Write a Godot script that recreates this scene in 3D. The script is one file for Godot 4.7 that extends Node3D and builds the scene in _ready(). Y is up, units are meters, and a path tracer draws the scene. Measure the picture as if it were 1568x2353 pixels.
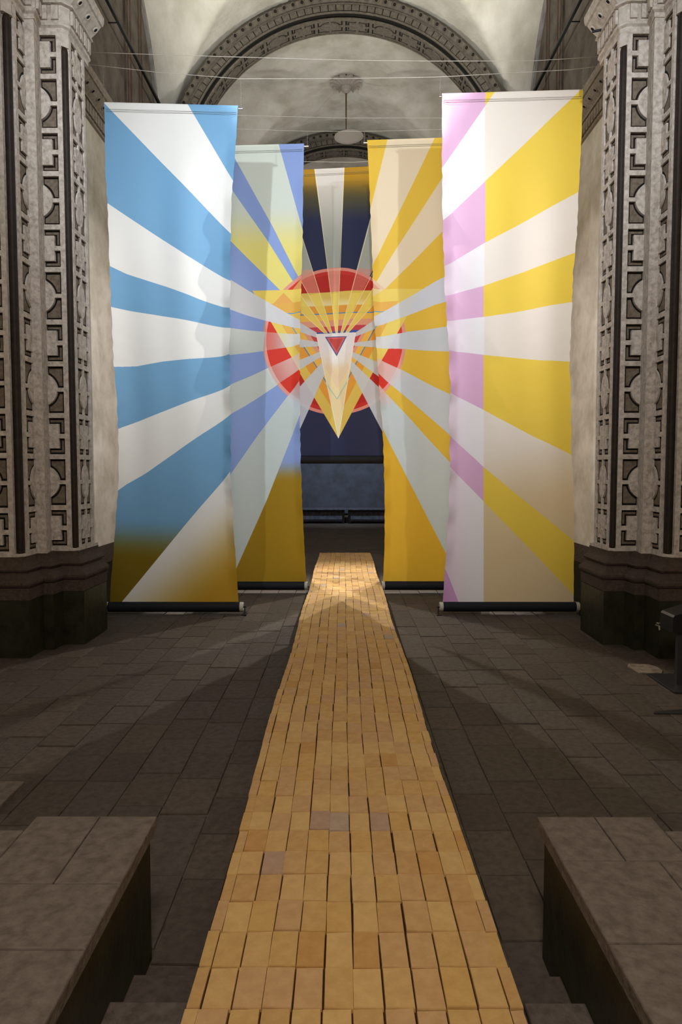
extends Node3D
# A vaulted stone nave hung with five painted banners over a raised walkway of yellow bricks. Metres, y up, the nave runs towards -z.

var mats := {}
var tex := {}

# ---------------------------------------------------------------- mesh helpers
class MB:
	var v := PackedVector3Array()
	var n := PackedVector3Array()
	var uv := PackedVector2Array()
	var xf := Transform3D.IDENTITY
	func tri(a: Vector3, b: Vector3, c: Vector3) -> void:   # counter-clockwise seen from outside
		var p: Vector3 = xf * a
		var q: Vector3 = xf * b
		var r: Vector3 = xf * c
		if xf.basis.determinant() < 0.0:
			var t := q
			q = r
			r = t
		var m := (q - p).cross(r - p)
		if m.length() < 1e-12:
			return
		m = m.normalized()
		for w in [p, r, q]:
			v.append(w)
			n.append(m)
			uv.append(Vector2(w.x, w.y))
	func quad(a: Vector3, b: Vector3, c: Vector3, d: Vector3) -> void:
		tri(a, b, c)
		tri(a, c, d)
	func box(lo: Vector3, hi: Vector3) -> void:
		quad(Vector3(lo.x, lo.y, hi.z), Vector3(hi.x, lo.y, hi.z), Vector3(hi.x, hi.y, hi.z), Vector3(lo.x, hi.y, hi.z))
		quad(Vector3(hi.x, lo.y, lo.z), Vector3(lo.x, lo.y, lo.z), Vector3(lo.x, hi.y, lo.z), Vector3(hi.x, hi.y, lo.z))
		quad(Vector3(hi.x, lo.y, hi.z), Vector3(hi.x, lo.y, lo.z), Vector3(hi.x, hi.y, lo.z), Vector3(hi.x, hi.y, hi.z))
		quad(Vector3(lo.x, lo.y, lo.z), Vector3(lo.x, lo.y, hi.z), Vector3(lo.x, hi.y, hi.z), Vector3(lo.x, hi.y, lo.z))
		quad(Vector3(lo.x, hi.y, hi.z), Vector3(hi.x, hi.y, hi.z), Vector3(hi.x, hi.y, lo.z), Vector3(lo.x, hi.y, lo.z))
		quad(Vector3(lo.x, lo.y, lo.z), Vector3(hi.x, lo.y, lo.z), Vector3(hi.x, lo.y, hi.z), Vector3(lo.x, lo.y, hi.z))
	# a box whose upper edges are rounded off by r, its corners moved a little by j
	func slab(lo: Vector3, hi: Vector3, r: float, j := [0.0, 0.0, 0.0, 0.0]) -> void:
		var q := [Vector3(lo.x + j[0], 0, hi.z - j[1]), Vector3(hi.x - j[2], 0, hi.z + j[0]), Vector3(hi.x + j[3], 0, lo.z + j[2]), Vector3(lo.x - j[1], 0, lo.z - j[3])]
		var mid: Vector3 = (q[0] + q[1] + q[2] + q[3]) / 4.0
		var rings := [[lo.y, 0.0], [hi.y - r, 0.0], [hi.y - r * 0.3, r * 0.35], [hi.y, r]]
		var last := []
		for k in rings:
			var ring := []
			for p in q:
				var s: Vector3 = Vector3(signf(mid.x - p.x), 0, signf(mid.z - p.z)) * k[1]
				ring.append(p + s + Vector3(0, k[0], 0))
			if last.size():
				for i in 4:
					quad(last[i], last[(i + 1) % 4], ring[(i + 1) % 4], ring[i])
			last = ring
		quad(last[0], last[1], last[2], last[3])
	# an outline (counter-clockwise) in the plane x, y pushed out from z0 to z1
	func prism(p: PackedVector2Array, z0: float, z1: float) -> void:
		var q := p.duplicate()
		if Geometry2D.is_polygon_clockwise(q):
			q.reverse()
		var t := Geometry2D.triangulate_polygon(q)
		for i in range(0, t.size(), 3):
			var a := q[t[i]]
			var b := q[t[i + 1]]
			var c := q[t[i + 2]]
			if (b - a).cross(c - a) < 0.0:
				var s := b
				b = c
				c = s
			tri(Vector3(a.x, a.y, z1), Vector3(b.x, b.y, z1), Vector3(c.x, c.y, z1))
			tri(Vector3(a.x, a.y, z0), Vector3(c.x, c.y, z0), Vector3(b.x, b.y, z0))
		for i in q.size():
			var a := q[i]
			var b := q[(i + 1) % q.size()]
			quad(Vector3(a.x, a.y, z0), Vector3(b.x, b.y, z0), Vector3(b.x, b.y, z1), Vector3(a.x, a.y, z1))
	func rect(x0: float, y0: float, x1: float, y1: float, z0: float, z1: float) -> void:
		if x1 - x0 > 0.001 and y1 - y0 > 0.001:
			box(Vector3(x0, y0, z0), Vector3(x1, y1, z1))
	# a round bar between two points
	func bar(a: Vector3, b: Vector3, ra: float, rb: float, k := 10, caps := true) -> void:
		var d := (b - a).normalized()
		var s := d.cross(Vector3.UP if absf(d.y) < 0.9 else Vector3.RIGHT).normalized()
		var t := s.cross(d)
		for i in k:
			var f := s * cos(TAU * i / k) + t * sin(TAU * i / k)
			var g := s * cos(TAU * (i + 1) / k) + t * sin(TAU * (i + 1) / k)
			quad(a + g * ra, a + f * ra, b + f * rb, b + g * rb)
			if caps:
				tri(a, a + f * ra, a + g * ra)
				tri(b, b + g * rb, b + f * rb)
	# a profile of (radius, height) turned about the y axis
	func lathe(prof: Array, k := 24, at := Vector3.ZERO) -> void:
		for j in prof.size() - 1:
			var a: Vector2 = prof[j]
			var b: Vector2 = prof[j + 1]
			for i in k:
				var f := Vector3(cos(TAU * i / k), 0, -sin(TAU * i / k))
				var g := Vector3(cos(TAU * (i + 1) / k), 0, -sin(TAU * (i + 1) / k))
				quad(at + f * a.x + Vector3(0, a.y, 0), at + g * a.x + Vector3(0, a.y, 0), at + g * b.x + Vector3(0, b.y, 0), at + f * b.x + Vector3(0, b.y, 0))
	func mesh() -> ArrayMesh:
		var a := []
		a.resize(Mesh.ARRAY_MAX)
		a[Mesh.ARRAY_VERTEX] = v
		a[Mesh.ARRAY_NORMAL] = n
		a[Mesh.ARRAY_TEX_UV] = uv
		var m := ArrayMesh.new()
		m.add_surface_from_arrays(Mesh.PRIMITIVE_TRIANGLES, a)
		return m

# a smooth sheet from rows of points; uvs the same shape; the side that faces along (du x dv) is the front
func sheet(rows: Array, uvs := []) -> ArrayMesh:
	var h := rows.size()
	var w: int = rows[0].size()
	var v := PackedVector3Array()
	var n := PackedVector3Array()
	var t := PackedVector2Array()
	var ix := PackedInt32Array()
	for j in h:
		for i in w:
			var du: Vector3 = rows[j][mini(i + 1, w - 1)] - rows[j][maxi(i - 1, 0)]
			var dv: Vector3 = rows[mini(j + 1, h - 1)][i] - rows[maxi(j - 1, 0)][i]
			v.append(rows[j][i])
			n.append(du.cross(dv).normalized())
			t.append(uvs[j][i] if uvs.size() else Vector2(float(i) / w, float(j) / h))
	for j in h - 1:
		for i in w - 1:
			var a := j * w + i
			ix.append_array([a, a + w, a + w + 1, a, a + w + 1, a + 1])
	var arr := []
	arr.resize(Mesh.ARRAY_MAX)
	arr[Mesh.ARRAY_VERTEX] = v
	arr[Mesh.ARRAY_NORMAL] = n
	arr[Mesh.ARRAY_TEX_UV] = t
	arr[Mesh.ARRAY_INDEX] = ix
	var m := ArrayMesh.new()
	m.add_surface_from_arrays(Mesh.PRIMITIVE_TRIANGLES, arr)
	return m

# ---------------------------------------------------------------- node helpers
func put(called: String, mesh: Mesh, mat: Material, parent: Node = self) -> MeshInstance3D:
	var o := MeshInstance3D.new()
	o.name = called
	o.mesh = mesh
	o.material_override = mat
	o.cast_shadow = GeometryInstance3D.SHADOW_CASTING_SETTING_ON
	parent.add_child(o, true)
	numbered(o, called)
	return o

var taken := {}
func numbered(o: Node, called: String) -> void:
	var k := str(o.get_parent().get_instance_id()) + called
	if taken.has(k):
		o.name = "%s_%03d" % [called, taken[k]]
		taken[k] += 1
	else:
		taken[k] = 1

func base(called: String, where := Vector3.ZERO, turn := 0.0) -> Node3D:
	var o := Node3D.new()
	o.name = called
	add_child(o, true)
	numbered(o, called)
	o.position = where
	o.rotation.y = turn
	return o

func tag(o: Node, label: String, category: String, group := "", kind := "") -> void:
	o.set_meta("label", label)
	o.set_meta("category", category)
	if group:
		o.set_meta("group", group)
	if kind:
		o.set_meta("kind", kind)

# ---------------------------------------------------------------- materials
func noise_tex(key: String, freq: float, lo: Color, mid: Color, hi: Color, octaves := 5, seed_ := 1, normal := 0.0) -> Texture2D:
	if tex.has(key):
		return tex[key]
	var f := FastNoiseLite.new()
	f.seed = seed_
	f.frequency = freq
	f.noise_type = FastNoiseLite.TYPE_SIMPLEX_SMOOTH
	f.fractal_octaves = octaves
	f.fractal_gain = 0.6
	var t := NoiseTexture2D.new()
	t.width = 512
	t.height = 512
	t.seamless = true
	t.noise = f
	if normal > 0.0:
		t.as_normal_map = true
		t.bump_strength = normal
	else:
		var g := Gradient.new()
		g.offsets = PackedFloat32Array([0.15, 0.5, 0.85])
		g.colors = PackedColorArray([lo, mid, hi])
		t.color_ramp = g
	tex[key] = t
	return t

func mat(key: String, col: Color, rough := 0.8, look := "", scale := 0.5, bump := 0.0, metal := 0.0) -> StandardMaterial3D:
	if mats.has(key):
		return mats[key]
	var m := StandardMaterial3D.new()
	m.resource_name = key
	m.albedo_color = col
	m.roughness = rough
	m.metallic = metal
	m.metallic_specular = 0.4
	if look:
		m.uv1_triplanar = true
		m.uv1_world_triplanar = true
		m.uv1_scale = Vector3.ONE * scale
		if look == "stain":
			m.albedo_texture = noise_tex("stain", 0.012, Color(0.70, 0.67, 0.63), Color(0.90, 0.885, 0.87), Color(1, 1, 1), 6, 3)
		elif look == "soft":
			m.albedo_texture = noise_tex("soft", 0.008, Color(0.84, 0.83, 0.8), Color(0.93, 0.93, 0.92), Color(1, 1, 1), 5, 9)
		elif look == "flake":
			m.albedo_texture = noise_tex("flake", 0.03, Color(0.80, 0.775, 0.75), Color(0.915, 0.905, 0.89), Color(1, 0.99, 0.975), 6, 17)
		elif look == "clay":
			m.albedo_texture = noise_tex("clay", 0.01, Color(0.94, 0.92, 0.895), Color(0.97, 0.96, 0.95), Color(1, 1, 1), 5, 29)
	if bump > 0.0:
		m.normal_enabled = true
		m.normal_texture = noise_tex("grain", 0.03, Color.BLACK, Color.GRAY, Color.WHITE, 5, 5, 6.0)
		m.normal_scale = bump
		if not look:
			m.uv1_triplanar = true
			m.uv1_world_triplanar = true
			m.uv1_scale = Vector3.ONE * scale
	mats[key] = m
	return m

# ---------------------------------------------------------------- painting the banners' print
class Canvas:
	var w: int
	var h: int
	var x0: float
	var y1: float
	var k: float
	var px := PackedFloat32Array()
	func _init(left: float, right: float, bottom: float, top: float, per_m: float, ground: Color) -> void:
		x0 = left
		y1 = top
		k = per_m
		w = int((right - left) * k)
		h = mini(2048, int((top - bottom) * k))
		px.resize(w * h * 3)
		for i in w * h:
			px[i * 3] = ground.r
			px[i * 3 + 1] = ground.g
			px[i * 3 + 2] = ground.b
	func fill(p: Array, c: Color, a := 1.0) -> void:
		paint(p, c, c, Vector2.ZERO, Vector2.ZERO, a, a)
	func fade(p: Array, c0: Color, c1: Color, q0: Vector2, q1: Vector2, a0: float, a1: float) -> void:
		paint(p, c0, c1, q0, q1, a0, a1)
	func line(p: Array, wd: float, c: Color) -> void:
		var a := Vector2(p[0], p[1])
		var b := Vector2(p[2], p[3])
		var s := (b - a).orthogonal().normalized() * wd * 0.5
		fill([a.x + s.x, a.y + s.y, b.x + s.x, b.y + s.y, b.x - s.x, b.y - s.y, a.x - s.x, a.y - s.y], c)
	func paint(p: Array, c0: Color, c1: Color, q0: Vector2, q1: Vector2, a0: float, a1: float) -> void:
		var xs := PackedFloat32Array()
		var ys := PackedFloat32Array()
		for i in range(0, p.size(), 2):
			xs.append((p[i] - x0) * k)
			ys.append((y1 - p[i + 1]) * k)
		var graded := q0 != q1
		var g0 := Vector2((q0.x - x0) * k, (y1 - q0.y) * k)
		var g1 := Vector2((q1.x - x0) * k, (y1 - q1.y) * k)
		var gd := (g1 - g0) / maxf((g1 - g0).length_squared(), 1e-6)
		var top := 1e9
		var low := -1e9
		for y in ys:
			top = minf(top, y)
			low = maxf(low, y)
		var m := xs.size()
		for row in range(maxi(0, int(top)), mini(h - 1, int(low) + 1) + 1):
			var y := row + 0.5
			var cuts := []
			for i in m:
				var j := (i + 1) % m
				if (ys[i] <= y) != (ys[j] <= y):
					cuts.append(xs[i] + (y - ys[i]) / (ys[j] - ys[i]) * (xs[j] - xs[i]))
			cuts.sort()
			for s in range(0, cuts.size() - 1, 2):
				var l: float = clampf(cuts[s], 0.0, w)
				var r: float = clampf(cuts[s + 1], 0.0, w)
				if r <= l:
					continue
				for x in range(int(l), mini(int(r), w - 1) + 1):
					var cov := minf(x + 1.0, r) - maxf(float(x), l)
					if cov <= 0.0:
						continue
					var t := 0.0
					if graded:
						t = clampf((x - g0.x) * gd.x + (y - g0.y) * gd.y, 0.0, 1.0)
						t = t * t * (3.0 - 2.0 * t)
					var al := lerpf(a0, a1, t) * cov
					var i3 := (row * w + x) * 3
					px[i3] += ((c0.r + (c1.r - c0.r) * t) - px[i3]) * al
					px[i3 + 1] += ((c0.g + (c1.g - c0.g) * t) - px[i3 + 1]) * al
					px[i3 + 2] += ((c0.b + (c1.b - c0.b) * t) - px[i3 + 2]) * al
	func texture() -> ImageTexture:
		var b := PackedByteArray()
		b.resize(w * h * 3)
		for i in b.size():
			b[i] = clampi(int(px[i] * 255.0 + 0.5), 0, 255)
		return ImageTexture.create_from_image(Image.create_from_data(w, h, false, Image.FORMAT_RGB8, b))

func disc(x: float, y: float, r: float) -> Array:
	var p := []
	for i in 72:
		p.append_array([x + r * cos(TAU * i / 72), y + r * sin(TAU * i / 72)])
	return p

# ---------------------------------------------------------------- carved stonework
const CELL_SQUARE := 0.59
const CELL_ROUND := 0.735

# one carved cell of the fretwork: a frame, a boss held by four bridges, and a lower raised filling in each corner recess.
# half = +1 keeps only what lies beyond u0 on the right, -1 on the left, 0 the whole cell
func carved_cell(round_boss: bool, hw: float, rx: float, half: int, u0: float, t := 0.05) -> Array:
	var b := MB.new()
	var g := MB.new()
	var h := CELL_ROUND if round_boss else CELL_SQUARE
	var rail := 0.07
	var gap := 0.035
	var top := h / 2.0
	var inner := top - gap
	var ry := 0.245
	var bw := rx
	var bh := inner - 0.085
	for s in ([1, -1] if half == 0 else [half]):
		var near: float = u0 if half != 0 else 0.0
		b.xf = Transform3D(Basis(Vector3(s, 0, 0), Vector3.UP, Vector3.BACK), Vector3.ZERO)
		b.rect(hw, -top, hw + rail, top, 0, t)
		b.rect(near, inner, hw, top, 0, t)
		b.rect(near, -top, hw, -inner, 0, t)
		for q in [1, -1]:
			b.xf = Transform3D(Basis(Vector3(s, 0, 0), Vector3(0, q, 0), Vector3.BACK), Vector3.ZERO)
			g.xf = b.xf
			if round_boss:
				var p := PackedVector2Array()
				var start := acos(clampf(near / rx, 0.0, 1.0))
				p.append(Vector2(near, 0))
				for i in 13:
					var f := start * i / 12.0
					p.append(Vector2(maxf(near, rx * cos(f)), ry * sin(f)))
				b.prism(p, 0, t)
				b.rect(rx * 0.97, 0, hw, 0.028, 0, t)
				if near < 0.04:
					b.rect(near, ry * 0.97, 0.025, inner, 0, t)
				var c := PackedVector2Array()
				var e := 0.03
				c.append(Vector2(hw - e, inner - e))
				var lim := acos(clampf((maxf(near, 0.025) + e) / (rx + e), 0.0, 1.0))
				for i in range(8, -1, -1):
					var f := lerpf(asin(clampf((0.028 + e) / (ry + e), 0, 1)), lim, i / 8.0)
					c.append(Vector2(minf((rx + e) * cos(f), hw - e), (ry + e) * sin(f)))
				c.append(Vector2(hw - e, 0.028 + e))
				c.insert(1, Vector2(maxf(near, 0.025) + e, inner - e))
				g.prism(c, 0, t * 0.3)
			else:
				b.rect(near, 0, bw, bh, 0, t)
				b.rect(bw, 0, hw, 0.032, 0, t)
				if near < 0.04:
					b.rect(near, bh, 0.022, inner, 0, t)
				var e := 0.028
				var n2 := maxf(near, 0.022) + e
				g.rect(n2, bh + e * 0.9, hw - e, inner - e, 0, t * 0.25)
				g.rect(bw + e, 0.032 + e, hw - e, bh + e, 0, t * 0.25)
	return [b.mesh(), g.mesh()]

# polyline in plan (x, depth) pushed outwards by o; outwards is to the right hand going along
func pushed(p: Array, o: float) -> Array:
	var out := []
	for i in p.size():
		var a: Vector2 = (p[i] - p[maxi(i - 1, 0)]).normalized()
		var b: Vector2 = (p[mini(i + 1, p.size() - 1)] - p[i]).normalized()
		if a == Vector2.ZERO:
			a = b
		if b == Vector2.ZERO:
			b = a
		var na := Vector2(a.y, -a.x)
		var nb := Vector2(b.y, -b.x)
		var m := (na + nb).normalized()
		out.append(p[i] + m * minf(o / maxf(m.dot(na), 0.3), absf(o) * 2.0) if o >= 0 else p[i] + m * o)
	return out

# a moulding: a profile of (projection, height) carried along a plan line
func moulding(plan: Array, prof: Array, sx: float) -> ArrayMesh:
	var b := MB.new()
	b.xf = Transform3D(Basis(Vector3(sx, 0, 0), Vector3.UP, Vector3.BACK), Vector3.ZERO)
	for j in prof.size() - 1:
		var lo := pushed(plan, prof[j].x)
		var hi := pushed(plan, prof[j + 1].x)
		for i in plan.size() - 1:
			b.quad(Vector3(lo[i].x, prof[j].y, -lo[i].y), Vector3(lo[i + 1].x, prof[j].y, -lo[i + 1].y), Vector3(hi[i + 1].x, prof[j + 1].y, -hi[i + 1].y), Vector3(hi[i].x, prof[j + 1].y, -hi[i].y))
	return b.mesh()

func dentil_mesh(wd: float, ht: float, dp: float) -> ArrayMesh:
	var b := MB.new()
	b.xf = Transform3D(Basis(Vector3.RIGHT, Vector3(0, 0, 1), Vector3(0, -1, 0)), Vector3.ZERO)
	b.slab(Vector3(-wd / 2, -0.03, -ht), Vector3(wd / 2, dp, 0), 0.01)
	return b.mesh()

# a little drilled leaf boss: a ring of stone round a sunk dark eye, facing +z
func eye_mesh(r: float) -> Array:
	var ring := MB.new()
	var eye := MB.new()
	ring.xf = Transform3D(Basis(Vector3.RIGHT, Vector3(0, 0, 1), Vector3(0, -1, 0)), Vector3.ZERO)
	eye.xf = ring.xf
	ring.lathe([Vector2(r * 1.5, 0), Vector2(r * 1.35, r * 0.4), Vector2(r, r * 0.45), Vector2(r * 0.85, r * 0.1)], 10)
	eye.lathe([Vector2(r * 0.95, r * 0.25), Vector2(r * 0.4, r * 0.12), Vector2(0.001, r * 0.1)], 10)
	return [ring.mesh(), eye.mesh()]

# dentils and drilled leaf bosses along the straight runs of a plan line
func run_of_carving(parent: Node, plan: Array, sx: float, y: float, stone: Material, dark: Material) -> void:
	var dm := dentil_mesh(0.1, 0.19, 0.035)
	var em := eye_mesh(0.034)
	for i in plan.size() - 1:
		var a: Vector2 = plan[i]
		var e: Vector2 = plan[i + 1]
		var l := (e - a).length()
		var dir := (e - a) / l
		var nrm := Vector2(dir.y, -dir.x)
		var n := int(l / 0.135)
		if n < 1:
			continue
		for j in n:
			var p := a + dir * l * (j + 0.5) / n
			var w := Vector3(nrm.x * sx, 0, -nrm.y)
			var u := Vector3.UP.cross(w)
			var q := p + nrm * 0.02
			put("dentil", dm, stone, parent).transform = Transform3D(Basis(u, Vector3.UP, w), Vector3(q.x * sx, y + 0.03, -q.y))
			if j % 2 == 0 or l < 0.3:
				q = p + nrm * 0.14
				var tilt := Basis(u, 0.9)
				var o := put("leaf_boss", em[0], stone, parent)
				o.transform = Transform3D(tilt * Basis(u, Vector3.UP, w), Vector3(q.x * sx, y + 0.37, -q.y))
				var h := put("drilled_eye", em[1], dark, o)
				h.position = Vector3.ZERO

const PIER := [Vector2(3.86, 10.88), Vector2(3.86, 10.12), Vector2(3.93, 10.05), Vector2(4.24, 10.05), Vector2(4.18, 9.75), Vector2(4.32, 9.75), Vector2(4.32, 9.40), Vector2(4.39, 9.30), Vector2(5.6, 9.30)]
const PLINTH := [Vector2(3.86, 10.88), Vector2(3.86, 10.05), Vector2(4.15, 10.05), Vector2(4.175, 9.75), Vector2(4.32, 9.75), Vector2(4.32, 9.30), Vector2(5.6, 9.30)]
const ENTABLATURE := [Vector2(0.0, 8.66), Vector2(0.035, 8.68), Vector2(0.035, 8.71), Vector2(0.01, 8.715), Vector2(0.02, 8.73), Vector2(0.02, 8.95), Vector2(0.075, 8.955), Vector2(0.075, 8.98), Vector2(0.03, 8.985), Vector2(0.06, 9.02), Vector2(0.13, 9.08), Vector2(0.2, 9.17), Vector2(0.23, 9.175), Vector2(0.25, 9.22), Vector2(0.25, 9.3), Vector2(-0.05, 9.32)]

func pier(sx: float, side: String) -> void:
	var stone := mat("pier_stone", Color(0.82, 0.785, 0.75), 0.85, "flake", 0.55, 0.45)
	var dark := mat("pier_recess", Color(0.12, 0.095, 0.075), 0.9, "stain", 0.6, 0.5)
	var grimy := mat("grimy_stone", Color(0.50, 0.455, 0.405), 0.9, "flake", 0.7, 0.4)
	var umber := mat("umber_paint", Color(0.165, 0.115, 0.075), 0.6, "stain", 0.8, 0.3)
	var worn := mat("worn_base", Color(0.33, 0.28, 0.245), 0.85, "flake", 0.9, 0.8)
	var green := mat("green_paint", Color(0.185, 0.185, 0.125), 0.42, "stain", 0.4, 0.1)
	var o := base("carved_pier")
	tag(o, "tall carved stone pier standing left of the blue banner" if sx < 0 else "tall carved stone pier standing right of the pink and yellow banner", "pier", "", "structure")
	# plan lines run from the back round to the front, the open nave on their right hand
	var plan: Array = PIER
	var foot: Array = PLINTH
	# core of the shaft, set back behind the carving
	var core := MB.new()
	core.xf = Transform3D(Basis(Vector3(sx, 0, 0), Vector3(0, 0, -1), Vector3(0, 1, 0)), Vector3.ZERO)
	core.prism(PackedVector2Array([Vector2(3.92, 10.88), Vector2(3.92, 10.17), Vector2(3.97, 10.11), Vector2(4.25, 10.11), Vector2(4.195, 9.765), Vector2(4.38, 9.765), Vector2(4.38, 9.44), Vector2(4.44, 9.36), Vector2(5.6, 9.36), Vector2(5.6, 10.88)]), 1.2, 9.25)
	put("shaft_core", core.mesh(), stone, o)
	var ends := MB.new()
	ends.xf = core.xf
	var full := PackedVector2Array(PIER)
	full.append(Vector2(5.6, 10.88))
	ends.prism(full, 8.6, 8.69)
	ends.prism(full, 1.30, 1.385)
	# solid corners above the rounded ends of the dark flutes
	ends.prism(PackedVector2Array([Vector2(3.864, 10.15), Vector2(3.864, 10.12), Vector2(3.93, 10.054), Vector2(3.96, 10.054), Vector2(3.97, 10.12), Vector2(3.92, 10.17)]), 8.42, 8.61)
	ends.prism(PackedVector2Array([Vector2(4.324, 9.43), Vector2(4.324, 9.40), Vector2(4.39, 9.304), Vector2(4.42, 9.304), Vector2(4.43, 9.37), Vector2(4.38, 9.44)]), 8.42, 8.61)
	put("plain_blocks", ends.mesh(), stone, o)
	# dark painted flutes on the two chamfered corners
	for c in [Vector2(3.925, 10.115), Vector2(4.385, 9.385)]:
		var fl := MB.new()
		fl.lathe([Vector2(0.001, 1.37), Vector2(0.052, 1.4), Vector2(0.052, 8.36), Vector2(0.045, 8.40), Vector2(0.028, 8.43), Vector2(0.001, 8.44)], 14, Vector3(c.x * sx, 0, -c.y))
		put("dark_flute", fl.mesh(), umber, o)
	# fretwork on four faces: centre of the face (x, depth), outward normal, half width of recess, boss half width, side kept, clip
	var faces := [
		[Vector2(3.89, 10.42), Vector3(-sx, 0, 0), 0.215, 0.125, 0, 0.0, 0.03],
		[Vector2(4.36, 10.10), Vector3(0, 0, 1), 0.345, 0.25, -int(sx), 0.10, 0.05],
		[Vector2(4.35, 9.83), Vector3(-sx, 0, 0), 0.31, 0.20, int(sx), 0.06, 0.03],
		[Vector2(4.845, 9.35), Vector3(0, 0, 1), 0.345, 0.25, 0, 0.0, 0.05]]
	for f in faces:
		var w: Vector3 = f[1]
		var u := Vector3.UP.cross(w)
		var bas := Basis(u, Vector3.UP, w)
		var half: int = f[4]
		var sq := carved_cell(false, f[2], f[3] + 0.01, half, f[5], f[6])
		var ro := carved_cell(true, f[2], f[3], half, f[5], f[6])
		var at := Vector3(f[0].x * sx, 0, -f[0].y)
		var ground := MB.new()
		var g0: float = -f[2] if half == 0 else (f[5] if half > 0 else -f[2])
		var g1: float = f[2] if half == 0 else (f[2] if half > 0 else -f[5])
		ground.rect(g0, 1.38, g1, 8.6, -0.02, 0.004)
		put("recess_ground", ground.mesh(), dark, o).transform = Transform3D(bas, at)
		var y := 8.60
		for i in 11:
			var h := CELL_SQUARE if i % 2 == 0 else CELL_ROUND
			var cell: Array = sq if i % 2 == 0 else ro
			var panel := put("carved_panel", cell[0], stone, o)
			panel.transform = Transform3D(bas, at + Vector3(0, y - h / 2, 0))
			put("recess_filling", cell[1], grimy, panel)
			y -= h
	# the moulded foot, brown stone band and green plinth
	put("base_moulding", moulding(foot, [Vector2(0.13, 0.93), Vector2(0.118, 0.945), Vector2(0.15, 0.96), Vector2(0.168, 0.99), Vector2(0.168, 1.02), Vector2(0.15, 1.05), Vector2(0.11, 1.065), Vector2(0.085, 1.085), Vector2(0.06, 1.12), Vector2(0.055, 1.145), Vector2(0.085, 1.155), Vector2(0.10, 1.18), Vector2(0.085, 1.21), Vector2(0.055, 1.22), Vector2(0.03, 1.24), Vector2(0.012, 1.27), Vector2(0.006, 1.31), Vector2(0.006, 1.345), Vector2(-0.1, 1.35)], sx), worn, o)
	put("stone_band", moulding(foot, [Vector2(0.12, 0.77), Vector2(0.132, 0.785), Vector2(0.132, 0.93)], sx), worn, o)
	put("plinth", moulding(foot, [Vector2(0.12, 0.0), Vector2(0.12, 0.785)], sx), green, o)
	# capital
	put("capital_moulding", moulding(plan, ENTABLATURE, sx), stone, o)
	run_of_carving(o, plan, sx, 8.72, stone, dark)
	var above := MB.new()
	above.xf = core.xf
	above.prism(full, 9.28, 14.6)
	put("upper_shaft", above.mesh(), stone, o)

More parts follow.
